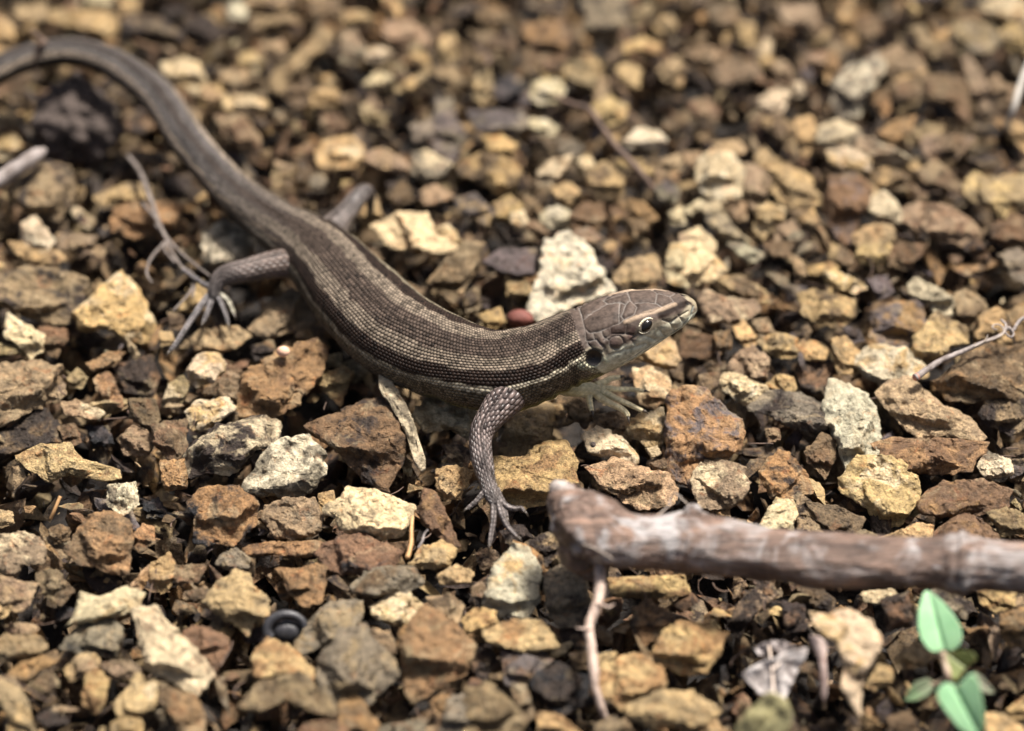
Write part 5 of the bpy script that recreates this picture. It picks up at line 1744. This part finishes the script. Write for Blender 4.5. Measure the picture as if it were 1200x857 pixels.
def blade(name, outline_px, z, mat, root=None, tilt=(0, 0), curl=0.0, thick=0.012, attrs=None, fold=0.0, axis=None, rough=0.0, seed=0, **kw):
    """thin closed leaf: outline in photo pixels, height z at its middle, TILT = rise per cm to the right and away"""
    poly = np.array(outline_px, float)
    c = poly_centroid(poly)
    O = P(c[0], c[1], z)
    s = cm_per_px(O)
    loc = np.stack([(poly[:, 0] - c[0]) * s, -(poly[:, 1] - c[1]) * s], -1)
    N, R = 72, 16
    ang = np.linspace(0, 2 * math.pi, N, endpoint=False) + 1e-4
    r = outline_radius(loc, ang)
    if not rough:
        k = 1 / 6 * np.array([1, 4, 1])
        r = np.convolve(np.concatenate([r[-1:], r, r[:1]]), k, 'valid')
    else:
        r = r * (1 + 0.07 * fbm(np.stack([np.cos(ang) * 4, np.sin(ang) * 4, ang * 0], -1), seed, 3, 0.6))
    ts = np.linspace(0, 1, R + 1)[1:]
    X = np.concatenate([[0], (ts[:, None] * (r * np.cos(ang))[None]).ravel()])
    Y = np.concatenate([[0], (ts[:, None] * (r * np.sin(ang))[None]).ravel()])
    S = math.sqrt(poly_area(loc))
    Z = tilt[0] * X + tilt[1] * Y
    if axis is not None:
        ax = np.array(axis, float) / np.hypot(*axis)
        off = X * -ax[1] + Y * ax[0]
        along = X * ax[0] + Y * ax[1]
        Z = Z + fold * np.abs(off) - curl * along ** 2 / S
        Z = Z - 0.05 * S * np.exp(-(off / (0.05 * S)) ** 2)
    else:
        Z = Z - curl * (X ** 2 + Y ** 2) / S
    if rough:
        Z = Z + rough * fbm(np.stack([X, Y, X * 0], -1) / S * 2.5, seed, 3)
    Lc = np.stack([X, Y, Z], -1)
    E = np.concatenate([[1], np.repeat(1 - ts ** 6, N)])
    Bk = Lc.copy()
    Bk[:, 2] -= thick * E + 0.001
    Lall = np.vstack([Lc, Bk])
    Wv = Lall[:, 0:1] * RIGHT + Lall[:, 1:2] * UP - Lall[:, 2:3] * FWD
    j = np.arange(N)
    j1 = (j + 1) % N
    n0 = len(Lc)
    F3 = [np.stack([np.zeros(N, int), 1 + j, 1 + j1], -1), np.stack([np.full(N, n0), n0 + 1 + j1, n0 + 1 + j], -1)]
    F4 = []
    for kk in range(R - 1):
        A, B = 1 + kk * N, 1 + (kk + 1) * N
        F4.append(np.stack([A + j, B + j, B + j1, A + j1], -1))
        F4.append(np.stack([n0 + A + j, n0 + A + j1, n0 + B + j1, n0 + B + j], -1))
    A = 1 + (R - 1) * N
    F4.append(np.stack([A + j, n0 + A + j, n0 + A + j1, A + j1], -1))
    me_args = ([np.concatenate(F4), np.concatenate(F3)], mat)
    if root is not None:
        return add(name, make_mesh(name, Wv + O - np.array(root.location), *me_args), parent=root)
    return add(name, make_mesh(name, Wv, *me_args), loc=O, **kw)


def zl(s, x0, y0, k):
    return [(x0 + float(p.split(',')[0]) / k, y0 + float(p.split(',')[1]) / k) for p in s.split()]


sdl = add('seedling', None, loc=P(1110, 800, .1), label='small green seedling with two pairs of pale leaves at lower right', cat='plant')
blade('leaf', zl('205,98 240,115 300,165 350,225 390,290 400,350 385,400 345,430 295,420 250,438 215,420 175,360 160,290 165,210 185,140', 1040, 670, 4.58), .92, M_LEAFG, sdl, (0.0, -0.1), 0.12, axis=(0.25, -1), fold=0.22)
blade('leaf', zl('300,595 340,600 370,620 430,550 460,540 490,600 505,680 520,760 525,850 500,900 440,880 380,840 310,750 270,690 262,640', 1040, 670, 4.58), .90, M_LEAFG, sdl, (0.0, 0.15), 0.12, axis=(0.55, -1), fold=0.22)
blade('leaf', zl('315,440 400,420 460,435 475,465 440,500 400,540 360,590 340,560 325,500', 1040, 670, 4.58), .86, M_LEAFO, sdl, (0.25, 0.0), 0.05, axis=(0.8, -0.6), fold=0.35)
blade('leaf', zl('455,535 500,555 550,610 585,655 540,655 500,640 480,590', 1040, 670, 4.58), .62, M_LEAFP, sdl, (-0.1, 0.0), 0.05, axis=(0.8, -0.7), fold=0.1)
blade('leaf', zl('90,695 110,640 150,590 210,572 245,590 245,630 210,670 150,695', 1040, 670, 4.58), .58, M_LEAFP, sdl, (0.1, 0.1), 0.1, axis=(-0.8, -0.5), fold=0.12)
tube_part('stem', [(1104, 764, .92, 3.5), (1107, 775, .84, 4.2), (1111, 790, .78, 4.4), (1114, 800, .66, 4), (1116, 812, .40, 3.5), (1118, 826, .0, 3)], M_STEM, sdl, 40, 12, 0.08, 3)
tube_part('leaf_stalk', [(1110, 792, .72, 2.5), (1100, 800, .66, 2.2), (1088, 803, .6, 2)], M_STEM, sdl, 20, 8, 0.05, 3)

dl = add('dead_leaf', None, loc=P(905, 775, .3), label='crumpled bleached white dead leaf with a pale midrib below the stick', cat='leaf')
blade('leaf_blade', zl('215,660 255,628 300,605 370,580 440,560 432,600 410,640 390,670 375,720 355,740 300,735 262,722 240,700', 800, 571, 3), .50, M_DEAD, dl, (0.25, -0.1), 0.05, rough=0.06, seed=3)
blade('leaf_blade', zl('250,572 275,550 310,540 350,538 385,552 405,566 370,580 330,596 295,600 262,590', 800, 571, 3), .54, simple('shaded_leaf', (.10, .075, .065), (.34, .30, .28), 6, 0.65, 0.7, 0.03), dl, (-0.2, 0.3), 0.1, rough=0.05, seed=5)
tube_part('midrib', zpt('303,560 308,590 314,640 319,700 321,735', 800, 571, 3, (.56, .53), (1.4, 1.2)), M_VEIN, dl, 40, 8, 0.08, 3)
tube_part('side_vein', zpt('318,640 360,605 420,570', 800, 571, 3, (.60, .55), (1.3, .8)), M_VEIN, dl, 30, 8, 0.08, 3)
blade('dead_leaf', zl('440,520 480,525 512,550 505,600 508,680 506,740 496,785 486,740 484,660 478,600 455,560', 800, 571, 3), .60, simple('curled_leaf', (.26, .17, .14), (.46, .36, .31), 6, 0.6, 0.6, 0.03), None, (0.6, 0.0), 0.0,
      axis=(0.15, -1), fold=-0.7, label='narrow curled brown dead leaf strip right of the bleached leaf', cat='leaf')
blade('dead_leaf', zl('170,857 215,800 290,725 320,718 365,745 382,790 372,850 340,900 250,930 180,900', 800, 571, 3), .62, M_YLEAF, None, (0.2, 0.25), 0.02, axis=(0.5, 1), fold=0.12, rough=0.03, seed=8,
      label='blurred yellowed dead leaf at the bottom edge below the bleached leaf', cat='leaf')


def lump(name, cx, cy, z, rx, ry, rz, mat, amp, freq, seed, sub=5, **kw):
    O = P(cx, cy, z)
    s = cm_per_px(O)
    V, F = ico(sub)
    d = 1 + amp * fbm(V * freq, seed, 4, 0.6)
    V = V * d[:, None] * [rx * s, rz * s, ry * s]
    W = V[:, 0:1] * RIGHT + V[:, 2:3] * UP - V[:, 1:2] * FWD
    return add(name, make_mesh(name, W, F, mat), loc=O, **kw)


lump('soil_clump', 92, 148, .15, 47, 52, 42, M_CLUMP, 0.30, 1.8, 4, label='dark crumbly clump of soil under the arch of the tail', cat='soil clump')
lump('pebble', 610, 374, .22, 16, 11, 12, M_RED, 0.06, 1.2, 4, 4, label='smooth round red pebble touching the lizard\'s neck', cat='pebble')
lump('pebble', 332, 412, .50, 8, 6.5, 6, simple('pink_pebble', (.50, .30, .20), (.60, .38, .26), 5), 0.06, 1.2, 6, 3, label='tiny smooth pink pebble on the large sloping rust orange slab', cat='pebble')
lump('pebble', 695, 521, .5, 3.5, 3.5, 3, M_CLUMP, 0.1, 1.5, 6, 2, label='tiny dark grain on the big rough yellow ochre lump', cat='pebble')

sh = add('snail_shell', None, loc=P(336, 731, .2), label='glossy black curled shell ring half buried at lower left', cat='shell')
cc_ = P(337, 737, .04)
tab = []
for i in range(40):
    t = i / 39
    an = math.radians(215 - 235 * t)
    rr = 0.225 - 0.03 * t
    p = cc_ + RIGHT * (math.cos(an) * rr) + UP * (math.sin(an) * rr * 0.78) - FWD * 0.08
    tab.append([*p, 0.062 - 0.022 * t])
V, f4, f3, _, _ = tube(tab, 120, 20, 0.0, 0, 1.0, True)
add('outer_coil', make_mesh('outer_coil', V - np.array(sh.location), [f4, f3], M_SHELL), parent=sh)
V_, F_ = ico(4)
W_ = (V_[:, 0:1] * RIGHT * .19 + V_[:, 2:3] * UP * .13 - V_[:, 1:2] * FWD * .10) + cc_ - UP * 0.03
add('inner_dome', make_mesh('inner_dome', W_ - np.array(sh.location), F_, M_SHELL), parent=sh)


# ------------------------------------------------------------------ plant crumbs: straws, bark flakes and rootlet bits lying in the gravel
def plant_debris():
    rg = random.Random(23)
    V, F4, F3, n = [], [], [], 0
    for _ in range(520):
        x, y = rg.uniform(-7.5, 7.5), rg.uniform(-6, 8)
        z = rg.uniform(-0.25, 0.16)
        a, l, bend = rg.uniform(0, 6.283), rg.uniform(0.08, 0.45), rg.uniform(-0.5, 0.5)
        r = rg.uniform(0.003, 0.011)
        pts, ang = [], a
        p = np.array([x, y, z])
        dz = rg.uniform(-0.35, 0.35)
        for _k in range(5):
            pts.append([*p, r * rg.uniform(0.7, 1.1)])
            p = p + np.array([math.cos(ang), math.sin(ang), dz]) * l / 4
            ang += bend + rg.uniform(-0.3, 0.3)
        v, f4, f3, _, _ = tube(pts, 10, 5, 0, 0, 1, True)
        V.append(v)
        F4.append(f4 + n)
        F3.append(f3 + n)
        n += len(v)
    add('plant_debris', make_mesh('plant_debris', np.concatenate(V), [np.concatenate(F4), np.concatenate(F3)], M_TWIGB),
        label='thin dry straws and rootlet bits scattered through the gravel', cat='plant debris', kind='stuff')


plant_debris()
